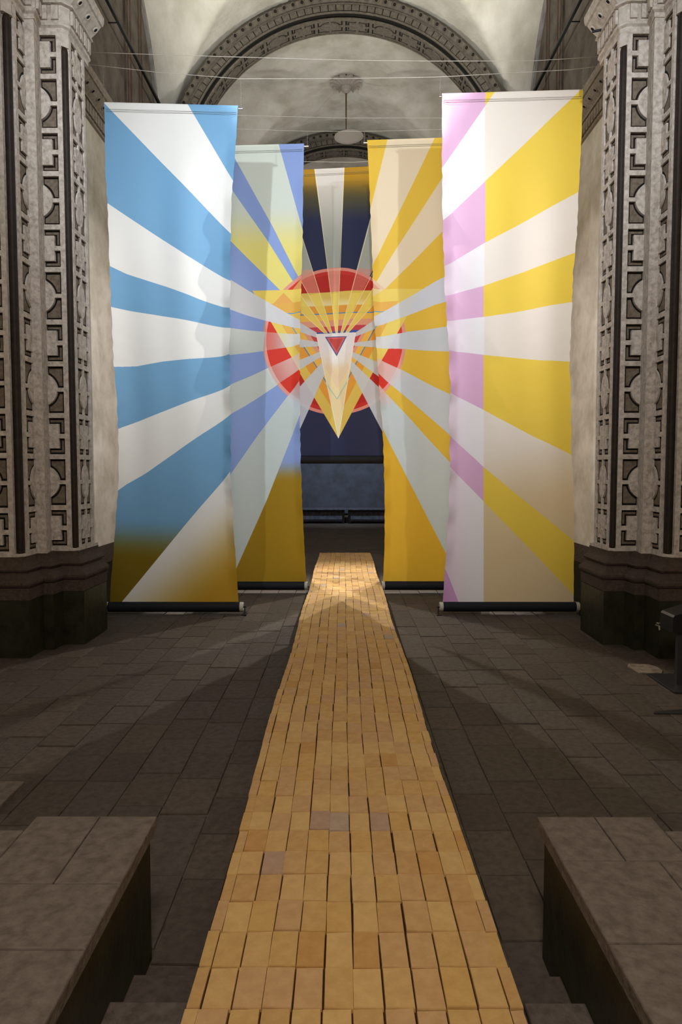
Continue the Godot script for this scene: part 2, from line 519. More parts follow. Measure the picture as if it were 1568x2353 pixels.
# an arch across the nave: mouldings on its near face, fretwork under it
func arch(d: float, label: String) -> void:
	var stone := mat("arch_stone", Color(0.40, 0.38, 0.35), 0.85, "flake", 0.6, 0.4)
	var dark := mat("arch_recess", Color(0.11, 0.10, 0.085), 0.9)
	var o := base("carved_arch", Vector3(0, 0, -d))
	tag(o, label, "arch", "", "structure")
	var at := func(t: float, a: float, z: float) -> Vector3:
		var r := lerpf(3.76, 4.36, t)
		return Vector3(r * cos(a), 9.40 + r * sin(a), z)
	var bands := [["outer_fillet", stone, [[1.0, -0.5], [1.0, -0.10], [0.84, -0.02], [0.83, 0.0]]], ["leaf_band", stone, [[0.83, 0.0], [0.80, 0.02], [0.74, 0.0], [0.62, -0.06], [0.56, -0.06]]],
		["dentil_band", stone, [[0.56, -0.06], [0.55, -0.02], [0.53, -0.02], [0.51, -0.09], [0.27, -0.09], [0.25, -0.05]]], ["light_fillet", stone, [[0.25, -0.05], [0.24, -0.03], [0.22, -0.01], [0.17, -0.01], [0.155, -0.03]]],
		["dark_groove", dark, [[0.155, -0.03], [0.145, -0.12], [0.04, -0.12], [0.03, -0.06]]], ["inner_fillet", stone, [[0.03, -0.06], [0.0, -0.06], [0.0, -0.12]]], ["back_face", stone, [[-0.06, -0.55], [-0.06, -0.6], [1.0, -0.62]]]]
	var k := 72
	for q in bands:
		var rows := []
		var b := MB.new()
		var prof: Array = q[2]
		for j in prof.size() - 1:
			for i in k:
				var a0 := PI * i / k - 0.02
				var a1 := PI * (i + 1) / k - 0.02
				if i == k - 1:
					a1 = PI + 0.02
				b.quad(at.call(prof[j][0], a0, prof[j][1]), at.call(prof[j][0], a1, prof[j][1]), at.call(prof[j + 1][0], a1, prof[j + 1][1]), at.call(prof[j + 1][0], a0, prof[j + 1][1]))
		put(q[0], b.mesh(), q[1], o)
	var ground := MB.new()
	for i in k:
		var a0 := PI * i / k
		var a1 := PI * (i + 1) / k
		ground.quad(at.call(0.0, a0, -0.6), at.call(0.0, a1, -0.6), at.call(0.0, a1, -0.06), at.call(0.0, a0, -0.06))
	put("recess_ground", ground.mesh(), dark, o)
	# dentils and drilled leaves
	var dm := dentil_mesh(0.165, 0.145, 0.05)
	var em := eye_mesh(0.042)
	var n := 68
	for i in n:
		var a := PI * (i + 0.5) / n
		var p: Vector3 = at.call(0.275, a, -0.09)
		var up := Vector3(cos(a), sin(a), 0)
		put("dentil", dm, stone, o).transform = Transform3D(Basis(up.cross(Vector3.BACK), up, Vector3.BACK), p)
	n = 60
	for i in n:
		var a := PI * (i + 0.5) / n
		var p: Vector3 = at.call(0.735, a, 0.0)
		var up := Vector3(cos(a), sin(a), 0)
		var ring := put("leaf_boss", em[0], stone, o)
		ring.transform = Transform3D(Basis(up.cross(Vector3.BACK), 0.5) * Basis(up.cross(Vector3.BACK), up, Vector3.BACK), p)
		put("drilled_eye", em[1], dark, ring)
	# fretwork of the soffit
	var sq := carved_cell(false, 0.2, 0.12, 0, 0.0, 0.03)
	var ro := carved_cell(true, 0.2, 0.14, 0, 0.0, 0.03)
	n = 18
	for i in n:
		var a := PI * (i + 0.5) / n
		var p: Vector3 = at.call(-0.002, a, -0.33)
		var inw := -Vector3(cos(a), sin(a), 0)
		var along := Vector3(-sin(a), cos(a), 0)
		var odd := i % 2 == 1
		var cell: Array = ro if odd else sq
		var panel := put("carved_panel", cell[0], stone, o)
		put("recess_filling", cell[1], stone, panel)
		panel.transform = Transform3D(Basis(along.cross(inw), along * (0.9 if odd else 1.11), inw), p)

# ---------------------------------------------------------------- banners
func along(table: Array, y: float) -> float:   # table of x, y pairs from the top down
	for i in range(0, table.size() - 2, 2):
		if y >= table[i + 3]:
			return lerpf(table[i], table[i + 2], smoothstep(table[i + 1], table[i + 3], y) if absf(table[i] - table[i + 2]) < 0.0 else clampf((y - table[i + 1]) / (table[i + 3] - table[i + 1]), 0, 1))
	return table[table.size() - 2]

# left and right: outlines; top_l, top_r: heights of the two upper corners; curl_l, curl_r: how far the side edges curl back
func banner(label: String, d: float, left: Array, right: Array, top_l: float, top_r: float, bottom: float, curl_l: float, curl_r: float, art: Canvas, rod: Array, stands: Array, seed_: int, roll_out: Array) -> Node3D:
	var o := base("banner", Vector3(0, 0, -d))
	tag(o, label, "banner")
	var m := StandardMaterial3D.new()
	m.resource_name = "painted_cloth"
	m.albedo_texture = art.texture()
	m.roughness = 0.55
	m.metallic_specular = 0.3
	m.texture_repeat = false
	var top := maxf(top_l, top_r)
	var x1: float = art.x0 + art.w / art.k
	var y0: float = art.y1 - art.h / art.k
	var rng := RandomNumberGenerator.new()
	rng.seed = seed_
	var ph := [rng.randf() * 6, rng.randf() * 6, rng.randf() * 6, rng.randf() * 6]
	var rows := []
	var uvs := []
	var nx := 56
	var ny := 150
	for j in ny + 1:
		var row := []
		var ruv := []
		for i in nx + 1:
			var u := float(i) / nx
			var v := float(j) / ny
			var y := lerpf(bottom, lerpf(top_l, top_r, u), v)
			var loose := sin(PI * clampf(v, 0, 1)) ** 0.6
			var scl := 0.007 * sin(y * 19 + ph[0] + sin(y * 5 + ph[1]) * 2.0) * loose
			var scr := 0.007 * sin(y * 21 + ph[2] + sin(y * 6 + ph[3]) * 2.0) * loose
			var xl := along(left, y) + scl
			var xr := along(right, y) + scr
			var x := lerpf(xl, xr, u)
			var z := 0.034 * loose * sin(u * 9.0 + ph[1] + 0.5 * sin(y * 0.7 + ph[0])) + 0.012 * loose * sin(u * 17.0 + ph[2] + y * 0.25)
			var dl := x - xl
			var dr := xr - x
			z += curl_l * 0.75 * loose * pow(clampf(1.0 - dl / 0.15, 0, 1), 1.15) * (0.75 + 0.25 * sin(y * 9 + ph[3]))
			z += curl_r * 0.75 * loose * pow(clampf(1.0 - dr / 0.15, 0, 1), 1.15) * (0.75 + 0.25 * sin(y * 8 + ph[1]))
			# the sleeve round the rod
			var below := lerpf(top_l, top_r, u) - y
			if below < 0.09:
				z += 0.024 * sqrt(maxf(0.0, 1.0 - pow((below - 0.045) / 0.045, 2)))
			row.append(Vector3(x, y, z))
			ruv.append(Vector2((x - art.x0) / (x1 - art.x0), (art.y1 - y) / (art.y1 - y0)))
		rows.append(row)
		uvs.append(ruv)
	put("cloth", sheet(rows, uvs), m, o)
	var seam := MB.new()
	for s in [0.125, 0.155]:
		seam.bar(Vector3(along(left, top_l) + 0.03, top_l - s, 0.024), Vector3(along(right, top_r) - 0.03, top_r - s, 0.024), 0.0025, 0.0025, 4)
	put("hem_seam", seam.mesh(), mat("thread", Color(0.42, 0.40, 0.36), 0.9), o)
	var rd := MB.new()
	rd.bar(Vector3(rod[0], top_l - 0.045, -0.02), Vector3(rod[1], top_r - 0.045, -0.02), 0.017, 0.017, 12)
	put("top_rod", rd.mesh(), mat("chrome", Color(0.78, 0.76, 0.75), 0.25, "", 1, 0, 1.0), o)
	# roller at the foot
	if roll_out.size():
		var ry: float = roll_out[2]
		var r: float = roll_out[3]
		var ro := MB.new()
		ro.xf = Transform3D(Basis(Vector3(0, -1, 0), Vector3(1, 0, 0), Vector3(0, 0, 1)), Vector3(0, ry, 0))
		ro.lathe([Vector2(0.001, roll_out[0]), Vector2(r - 0.006, roll_out[0]), Vector2(r, roll_out[0] + 0.006), Vector2(r, roll_out[1] - 0.006), Vector2(r - 0.006, roll_out[1]), Vector2(0.001, roll_out[1])], 28)
		var roller := put("roller", ro.mesh(), mat("roll_cloth", Color(0.065, 0.07, 0.095) if bottom < 1 else Color(0.075, 0.07, 0.065), 0.75), o)
		for e in stands:
			var cap := MB.new()
			cap.xf = Transform3D(Basis(Vector3(0, -signf(e), 0), Vector3(signf(e), 0, 0), Vector3(0, 0, 1)), Vector3(0, ry, 0))
			var p: float = (roll_out[1] if e > 0 else -roll_out[0])
			cap.lathe([Vector2(r * 0.93, p - 0.02), Vector2(r * 0.95, p), Vector2(r * 0.95, p + 0.055), Vector2(r * 0.9, p + 0.062), Vector2(r * 0.62, p + 0.062), Vector2(r * 0.55, p + 0.02), Vector2(0.001, p + 0.02)], 24)
			put("end_cap", cap.mesh(), mat("white_plastic", Color(0.72, 0.69, 0.62), 0.5), roller)
	return o

func roller_stand(label: String, x: float, d: float, turn: float) -> void:
	var b := base("roller_stand", Vector3(x, 0, -d), turn)
	tag(b, label, "bracket", "black brackets under the banner rollers")
	var steel := mat("black_steel", Color(0.05, 0.05, 0.05), 0.45)
	var m := MB.new()
	m.slab(Vector3(-0.042, 0.004, -0.09), Vector3(0.042, 0.016, 0.12), 0.004)
	put("base_plate", m.mesh(), steel, b)
	m = MB.new()
	m.prism(PackedVector2Array([Vector2(-0.075, 0.014), Vector2(0.085, 0.014), Vector2(0.03, 0.07), Vector2(0.02, 0.15), Vector2(-0.012, 0.155), Vector2(-0.02, 0.07)]), -0.008, 0.008)
	var up := put("upright", m.mesh(), steel, b)
	up.rotation.y = -PI / 2
	m = MB.new()
	m.bar(Vector3(-0.03, 0.13, 0.0), Vector3(0.02, 0.13, 0.0), 0.012, 0.012, 10)
	put("pivot_pin", m.mesh(), steel, b)

func wire(label: String, pts: Array, group := "") -> void:
	var b := MB.new()
	for i in pts.size() - 1:
		b.bar(pts[i], pts[i + 1], 0.0045, 0.0045, 6, false)
	var o := put("steel_wire", b.mesh(), mat("wire_steel", Color(0.86, 0.84, 0.80), 0.4, "", 1, 0, 0.6))
	tag(o, label, "wire", group)

func hook(label: String, x: float, y0: float, y1: float, d: float) -> void:
	var b := MB.new()
	var n := maxi(2, int((y1 - y0) / 0.035))
	for i in n:
		var a := lerpf(y0, y1, float(i) / n)
		var c := lerpf(y0, y1, (i + 0.85) / n)
		var s := 0.007 if i % 2 == 0 else 0.003
		b.bar(Vector3(x - s, a, -d), Vector3(x - s, c, -d), 0.003, 0.003, 5)
		b.bar(Vector3(x + s, a, -d), Vector3(x + s, c, -d), 0.003, 0.003, 5)
	tag(put("hanging_chain", b.mesh(), mat("chain_steel", Color(0.7, 0.68, 0.66), 0.35, "", 1, 0, 0.9)), label, "chain")

# ---------------------------------------------------------------- lights
func spot(pos: Vector3, aim: Vector3, energy: float, angle: float, size := 0.06, col := Color(1.0, 0.95, 0.88), soft := 1.0) -> void:
	var l := SpotLight3D.new()
	l.name = "spot_light"
	add_child(l, true)
	l.look_at_from_position(pos, aim, Vector3.UP if absf((aim - pos).normalized().y) < 0.98 else Vector3.RIGHT)
	l.light_energy = energy
	l.light_color = col
	l.spot_angle = angle
	l.spot_range = 60
	l.spot_attenuation = 2
	l.spot_angle_attenuation = soft
	l.light_size = size
	l.shadow_enabled = true

func glow(pos: Vector3, energy: float, size: float, col := Color(1.0, 0.93, 0.84)) -> void:
	var l := OmniLight3D.new()
	l.name = "room_light"
	add_child(l, true)
	l.position = pos
	l.light_energy = energy
	l.light_color = col
	l.omni_range = 60
	l.omni_attenuation = 2
	l.light_size = size
	l.shadow_enabled = true

# ---------------------------------------------------------------- the scene
func _ready() -> void:
	# --- camera, environment, exposure, lights
	var cam := Camera3D.new()
	cam.name = "camera"
	add_child(cam)
	cam.position = Vector3(0, 2.5, 0)
	cam.rotation_degrees = Vector3(-3.344, 0.215, 0)
	cam.fov = rad_to_deg(2.0 * atan(1176.5 / 1600.0))
	cam.keep_aspect = Camera3D.KEEP_HEIGHT
	cam.near = 0.05
	cam.far = 200
	cam.current = true
	var env := Environment.new()
	env.background_mode = Environment.BG_COLOR
	env.background_color = Color(0, 0, 0)
	env.tonemap_mode = Environment.TONE_MAPPER_LINEAR
	env.tonemap_exposure = 1.0
	env.sdfgi_enabled = true
	env.ssao_enabled = true
	env.ssil_enabled = true
	var we := WorldEnvironment.new()
	we.name = "environment"
	we.environment = env
	add_child(we)
	# three spots above the near bay light the banners from left, middle and right
	var cool := Color(0.92, 0.965, 1.015)
	var lamp := Color(1.0, 0.96, 0.91)
	spot(Vector3(-2.85, 8.7, -6.0), Vector3(-0.5, 6.6, -12.2), 23, 54, 0.06, cool, 1.0)
	spot(Vector3(3.25, 8.7, -6.0), Vector3(0.6, 6.6, -12.2), 18, 54, 0.06, cool, 1.0)
	spot(Vector3(0.25, 8.9, -5.5), Vector3(0.0, 6.4, -13.0), 24, 42, 0.06, cool, 1.0)
	# two more on the tracks, each crossing to the far wall in front of and between the banners
	spot(Vector3(-4.1, 10.8, -11.0), Vector3(4.5, 4.3, -12.9), 48, 15, 0.06, Color(1.0, 0.97, 0.945), 1.0)
	spot(Vector3(4.1, 10.8, -11.0), Vector3(-4.5, 4.3, -12.9), 64, 15, 0.06, Color(1.0, 0.97, 0.945), 1.0)
	# spots on the tracks far behind shine back through the gaps between the banners
	spot(Vector3(-4.2, 10.8, -20.4), Vector3(0.6, 0, -11.5), 80, 22, 0.06, lamp)
	spot(Vector3(-4.2, 10.8, -23.4), Vector3(0.6, 0, -10.5), 95, 20, 0.06, lamp)
	spot(Vector3(4.2, 10.8, -20.4), Vector3(-0.6, 0, -11.5), 80, 22, 0.06, lamp)
	spot(Vector3(4.2, 10.8, -23.4), Vector3(-0.6, 0, -10.5), 95, 20, 0.06, lamp)
	# lamps on the cornices wash the vaults
	for s in [-1, 1]:
		spot(Vector3(3.9 * s, 9.6, -14.2), Vector3(-0.6 * s, 13.6, -14.6), 22, 75, 0.15, Color(1.0, 0.985, 0.93))
		spot(Vector3(3.9 * s, 9.6, -20.6), Vector3(-0.6 * s, 13.6, -20.6), 5.6, 75, 0.15, Color(1.0, 0.99, 0.95))
	spot(Vector3(0, 9.5, -27.0), Vector3(0, 2.2, -34), 75, 26, 0.2, Color(0.86, 0.94, 1.0))
	glow(Vector3(0, 8.5, -28.5), 5.0, 0.3, lamp)
	# a weak lamp high above the steps behind the camera
	glow(Vector3(0, 7.0, 0.5), 18.0, 0.5, lamp)

	palette()
	shell()
	pier(-1.0, "left")
	pier(1.0, "right")
	arch(17.0, "wide carved stone arch above the banners with dentils and fretwork")
	arch(23.65, "farther carved stone arch seen beyond the hanging lamp")
	floor_stones()
	steps_and_blocks()
	walkway()
	hang_banners()
	fittings()

func slab_wall(called: String, lo: Vector3, hi: Vector3, m: Material, label := "", kind := "structure") -> MeshInstance3D:
	var b := MB.new()
	b.box(lo, hi)
	var o := put(called, b.mesh(), m)
	o.set_meta("kind", kind)
	if label:
		o.set_meta("label", label)
	return o

func palette() -> void:
	mat("pier_stone", Color(0.82, 0.785, 0.75), 0.85, "flake", 0.55, 0.45)
	mat("pier_recess", Color(0.12, 0.095, 0.075), 0.9, "stain", 0.6, 0.5)
	mat("umber_paint", Color(0.165, 0.115, 0.075), 0.6, "stain", 0.8, 0.3)
	mat("worn_base", Color(0.33, 0.28, 0.245), 0.85, "flake", 0.9, 0.8)
	mat("green_paint", Color(0.185, 0.185, 0.125), 0.42, "stain", 0.4, 0.1)
	mat("chrome", Color(0.78, 0.76, 0.75), 0.25, "", 1, 0, 1.0)
	mat("black_steel", Color(0.05, 0.05, 0.05), 0.45)

func shell() -> void:
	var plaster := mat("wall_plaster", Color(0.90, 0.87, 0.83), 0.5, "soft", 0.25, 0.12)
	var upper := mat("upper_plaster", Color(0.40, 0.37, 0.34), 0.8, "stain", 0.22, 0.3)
	var white := mat("vault_plaster", Color(0.80, 0.79, 0.765), 0.75, "soft", 0.22, 0.2)
	var worn := mat("worn_base", Color.WHITE)
	var green := mat("green_paint", Color.WHITE)
	var brown := mat("brown_line", Color(0.34, 0.27, 0.225), 0.8, "stain", 0.5)
	var rib_m := mat("rib_paint", Color(0.56, 0.56, 0.57), 0.7, "stain", 0.4)
	var stone := mat("cornice_stone", Color(0.58, 0.54, 0.49), 0.85, "flake", 0.6, 0.4)
	var dark := mat("pier_recess", Color.WHITE)
	for s in [-1, 1]:
		var side := "left" if s < 0 else "right"
		var xa := 4.5 if s > 0 else -4.9
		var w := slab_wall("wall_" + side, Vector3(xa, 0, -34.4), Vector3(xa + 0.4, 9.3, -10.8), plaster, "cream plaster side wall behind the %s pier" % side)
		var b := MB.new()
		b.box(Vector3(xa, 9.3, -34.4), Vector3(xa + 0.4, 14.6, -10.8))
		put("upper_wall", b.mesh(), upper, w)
		var xi: float = 4.5 * s
		b = MB.new()
		b.box(Vector3(minf(xi, xi - 0.03 * s), 0.78, -34), Vector3(maxf(xi, xi - 0.03 * s), 1.12, -10.85))
		put("stone_band", b.mesh(), worn, w)
		b = MB.new()
		b.box(Vector3(minf(xi, xi - 0.02 * s), 0, -34), Vector3(maxf(xi, xi - 0.02 * s), 0.79, -10.85))
		put("painted_dado", b.mesh(), green, w)
		# flat painted strip with brown borders on the upper wall
		b = MB.new()
		b.box(Vector3(minf(xi, xi - 0.05 * s), 9.3, -15.9), Vector3(maxf(xi, xi - 0.05 * s), 14.4, -14.75))
		put("wall_strip", b.mesh(), upper, w)
		for z in [-14.85, -15.05, -15.65, -15.85]:
			b = MB.new()
			b.box(Vector3(minf(xi, xi - 0.06 * s), 9.3, z - 0.035), Vector3(maxf(xi, xi - 0.06 * s), 14.4, z + 0.035))
			put("brown_line", b.mesh(), brown, w)
		# cornice
		var c := base("trim_1" if s < 0 else "trim_2")
		c.set_meta("kind", "structure")
		c.set_meta("label", "carved stone cornice along the %s wall" % side)
		var plan := [Vector2(4.5, 17.2), Vector2(4.5, 10.9)]
		put("cornice_moulding", moulding([Vector2(4.5, 34), Vector2(4.5, 10.9)], ENTABLATURE, s), stone, c)
		run_of_carving(c, plan, s, 8.72, stone, dark)
		# wall piers under the arches
		for d in [17.0, 23.65]:
			b = MB.new()
			b.box(Vector3(minf(3.85 * s, 4.5 * s), 0, -d - 0.6), Vector3(maxf(3.85 * s, 4.5 * s), 9.3, -d - 0.05))
			put("wall_pier", b.mesh(), stone, w)
		# near end: return walls beside the piers, side walls of the chancel
		slab_wall("wall_%s_return" % side, Vector3(minf(4.4 * s, 6.9 * s), 0, -11.3), Vector3(maxf(4.4 * s, 6.9 * s), 14.6, -9.6), plaster)
		slab_wall("wall_%s_chancel" % side, Vector3(minf(6.5 * s, 6.9 * s), 0, -10.0), Vector3(maxf(6.5 * s, 6.9 * s), 14.6, 4.4), plaster)
	slab_wall("wall_back", Vector3(-6.9, 0, 4.0), Vector3(6.9, 14.6, 4.4), plaster)
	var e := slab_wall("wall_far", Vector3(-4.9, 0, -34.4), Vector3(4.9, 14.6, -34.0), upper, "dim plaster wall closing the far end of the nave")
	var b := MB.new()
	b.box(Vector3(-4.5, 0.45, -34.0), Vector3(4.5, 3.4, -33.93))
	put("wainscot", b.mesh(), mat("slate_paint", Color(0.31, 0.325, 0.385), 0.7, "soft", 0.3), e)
	slab_wall("roof", Vector3(-6.9, 14.6, -34.4), Vector3(6.9, 14.9, 4.4), upper)
	# vaults: two groined bays and a plain barrel beyond
	var n := 60
	var bays := [[14.2, 3.4], [20.75, 3.25], [29.0, 0.0]]
	var vs := base("ceiling")
	vs.set_meta("kind", "structure")
	vs.set_meta("label", "pale plaster groin vaults above the banners")
	for q in bays:
		var c: float = q[0]
		var a: float = q[1]
		var span := a if a > 0 else 5.0
		var rows := []
		for j in n + 1:
			var d := c + span - 2.0 * span * j / n
			var row := []
			for i in n + 1:
				var x := -4.55 + 9.1 * i / n
				var hl := 4.5 * sqrt(maxf(0.0, 1.0 - x * x / 20.7))
				var ht := 0.0
				if a > 0:
					ht = 4.4 * sqrt(maxf(0.0, 1.0 - (d - c) * (d - c) / (a * a)))
				row.append(Vector3(x, 9.28 + maxf(hl, ht), -d))
			rows.append(row)
		put("vault_bay", sheet(rows), white, vs)
		if a > 0:   # painted rib where each bay meets the side wall
			for s in [-1, 1]:
				var rb := MB.new()
				for i in 40:
					var f0 := PI * i / 40
					var f1 := PI * (i + 1) / 40
					var p := [Vector3(4.5 * s, 9.28 + 4.4 * sin(f0), -c - a * cos(f0)), Vector3(4.5 * s, 9.28 + 4.4 * sin(f1), -c - a * cos(f1))]
					var r := [Vector3(4.5 * s, 9.28 + 4.24 * sin(f0), -c - (a - 0.16) * cos(f0)), Vector3(4.5 * s, 9.28 + 4.24 * sin(f1), -c - (a - 0.16) * cos(f1))]
					var k: Vector3 = Vector3(-0.06 * s, 0, 0)
					rb.quad(p[0] + k, p[1] + k, r[1] + k, r[0] + k)
					rb.quad(r[0] + k, r[1] + k, r[1], r[0])
				put("wall_rib", rb.mesh(), rib_m, vs)
	# the wall above the near edge of the first vault
	var lip := MB.new()
	for i in n:
		var x0 := -4.55 + 9.1 * i / n
		var x1 := -4.55 + 9.1 * (i + 1) / n
		lip.quad(Vector3(x0, 9.28 + 4.5 * sqrt(maxf(0, 1 - x0 * x0 / 20.7)), -10.82), Vector3(x1, 9.28 + 4.5 * sqrt(maxf(0, 1 - x1 * x1 / 20.7)), -10.82), Vector3(x1, 14.7, -10.82), Vector3(x0, 14.7, -10.82))
	put("vault_lip", lip.mesh(), white, vs)

func floor_stones() -> void:
	var f := slab_wall("floor", Vector3(-6.9, -0.3, -34.4), Vector3(6.9, -0.014, 4.4), mat("mortar", Color(0.40, 0.37, 0.34), 0.95, "stain", 0.6), "grey brown flagstone floor of the nave")
	var tones := []
	for c in [Color(0.345, 0.305, 0.275), Color(0.33, 0.295, 0.26), Color(0.365, 0.325, 0.29), Color(0.34, 0.31, 0.285), Color(0.35, 0.32, 0.295), Color(0.32, 0.28, 0.25)]:
		tones.append(mat("flagstone_%d" % tones.size(), c, 0.7, "flake", 0.7, 0.3))
	var rng := RandomNumberGenerator.new()
	rng.seed = 42
	var shapes := []
	for i in 6:
		var b := MB.new()
		b.slab(Vector3(-0.5, -0.05, -0.5), Vector3(0.5, 0.0, 0.5), 0.012, [rng.randf_range(-0.01, 0.01), rng.randf_range(-0.01, 0.01), rng.randf_range(-0.01, 0.01), rng.randf_range(-0.01, 0.01)])
		shapes.append(b.mesh())
	var cells := []
	var x := -6.5
	while x < 6.5:
		var wd := rng.randf_range(0.32, 0.40)
		var d := 3.2 + rng.randf_range(-0.6, 0.0)
		while d < 33.9:
			var l := rng.randf_range(0.5, 0.78)
			cells.append([x, wd, d, l, rng.randi() % 6, rng.randi() % 6, rng.randf_range(-0.006, 0.003), rng.randf()])
			d += l
		x += wd
	# those that show largest first
	cells.sort_custom(func(a, b): return a[2] + absf(a[0]) * 0.4 < b[2] + absf(b[0]) * 0.4)
	var rest := []
	for i in 6:
		var st := SurfaceTool.new()
		st.begin(Mesh.PRIMITIVE_TRIANGLES)
		rest.append(st)
	var made := 0
	for c in cells:
		var cx: float = c[0] + c[1] / 2
		var cd: float = c[2] + c[3] / 2
		var t := Transform3D(Basis.from_scale(Vector3(c[1] - 0.009, 1, c[3] - 0.012)).rotated(Vector3.RIGHT, (c[7] - 0.5) * 0.006), Vector3(cx, c[6], -cd))
		var seen := absf(cx) < cd * 0.5 + 0.3 and not (absf(cx) < 0.55) and cd > 3.3 and not (absf(cx) > 3.6 and cd > 9.0)
		if seen and made < 290:
			put("flagstone", shapes[c[4]], tones[c[5]], f).transform = t
			made += 1
		else:
			rest[c[5]].append_from(shapes[c[4]], 0, t)
	for i in 6:
		var o := put("flagstones", rest[i].commit(), tones[i], f)
		o.set_meta("kind", "stuff")

func steps_and_blocks() -> void:
	var stone := mat("step_stone", Color(0.40, 0.365, 0.345), 0.75, "flake", 0.8, 0.5)
	var stone2 := mat("step_stone_dark", Color(0.35, 0.31, 0.29), 0.75, "flake", 0.8, 0.5)
	var cap_m := mat("cap_stone", Color(0.46, 0.42, 0.385), 0.75, "flake", 0.7, 0.5)
	var edge_m := mat("green_paint", Color.WHITE)
	var rng := RandomNumberGenerator.new()
	rng.seed = 7
	var st := base("stone_steps")
	tag(st, "worn stone steps under the near end of the brick walkway", "steps", "", "structure")
	var ds := [3.16, 2.83, 2.5, 2.17, 1.84]
	for i in 5:
		var y := 0.13 * (i + 1) - 0.005
		var x := -1.0
		while x < 1.02:
			var wd := minf(rng.randf_range(0.26, 0.42), 1.03 - x)
			if 1.03 - x - wd < 0.12:
				wd = 1.03 - x
			var b := MB.new()
			b.slab(Vector3(x + 0.003, y - 0.13 if i else -0.03, -ds[i]), Vector3(x + wd - 0.003, y + rng.randf_range(-0.004, 0.002), -ds[i] + 0.42 if i < 4 else 0.6), 0.012)
			put("tread_stone", b.mesh(), stone if rng.randf() < 0.6 else stone2, st)
			x += wd
	for s in [-1, 1]:
		var xi: float = 0.99 if s < 0 else 1.025
		var o := base("parapet_block")
		tag(o, "low dark green block with stone top, %s the brick walkway" % ("left of" if s < 0 else "right of"), "parapet", "", "structure")
		var b := MB.new()
		b.xf = Transform3D(Basis(Vector3(s, 0, 0), Vector3.UP, Vector3.BACK), Vector3.ZERO)
		b.box(Vector3(xi, -0.03, -3.45), Vector3(1.60, 0.64, 1.5))
		b.box(Vector3(1.60, -0.03, -3.30), Vector3(4.6, 0.64, 1.5))
		put("painted_body", b.mesh(), edge_m, o)
		# flat stones of the top
		var z := -3.545
		var first := true
		while z < 1.2:
			var l := rng.randf_range(0.38, 0.62)
			var x := xi - 0.015
			var k := 0
			while x < 4.6:
				var wd := rng.randf_range(0.34, 0.58)
				if k == 0:
					wd = 0.3 if first else rng.randf_range(0.35, 0.6)
				if first and k == 1:
					wd = 1.61 - x
				var z0 := z
				if first and x > 1.59:
					z0 = z + 0.14
				b = MB.new()
				b.xf = Transform3D(Basis(Vector3(s, 0, 0), Vector3.UP, Vector3.BACK), Vector3.ZERO)
				b.slab(Vector3(x + 0.002, 0.63, z0 + 0.002), Vector3(x + wd - 0.002, 0.7 + rng.randf_range(-0.003, 0.002), z + l - 0.002), 0.008)
				put("cap_stone", b.mesh(), cap_m, o)
				x += wd
				k += 1
			first = false
			z += l
	# floor at the head of the steps, under the camera
	slab_wall("floor_chancel", Vector3(-6.5, -0.03, 1.4), Vector3(6.5, 0.69, 4.0), stone)
	# a loose stone cover lying in the floor at the left
	var b := MB.new()
	b.slab(Vector3(-3.6, 0.0, -5.38), Vector3(-2.53, 0.05, -4.3), 0.01)
	var h := put("floor_hatch", b.mesh(), cap_m)
	tag(h, "square stone hatch raised above the floor at the far left", "hatch")

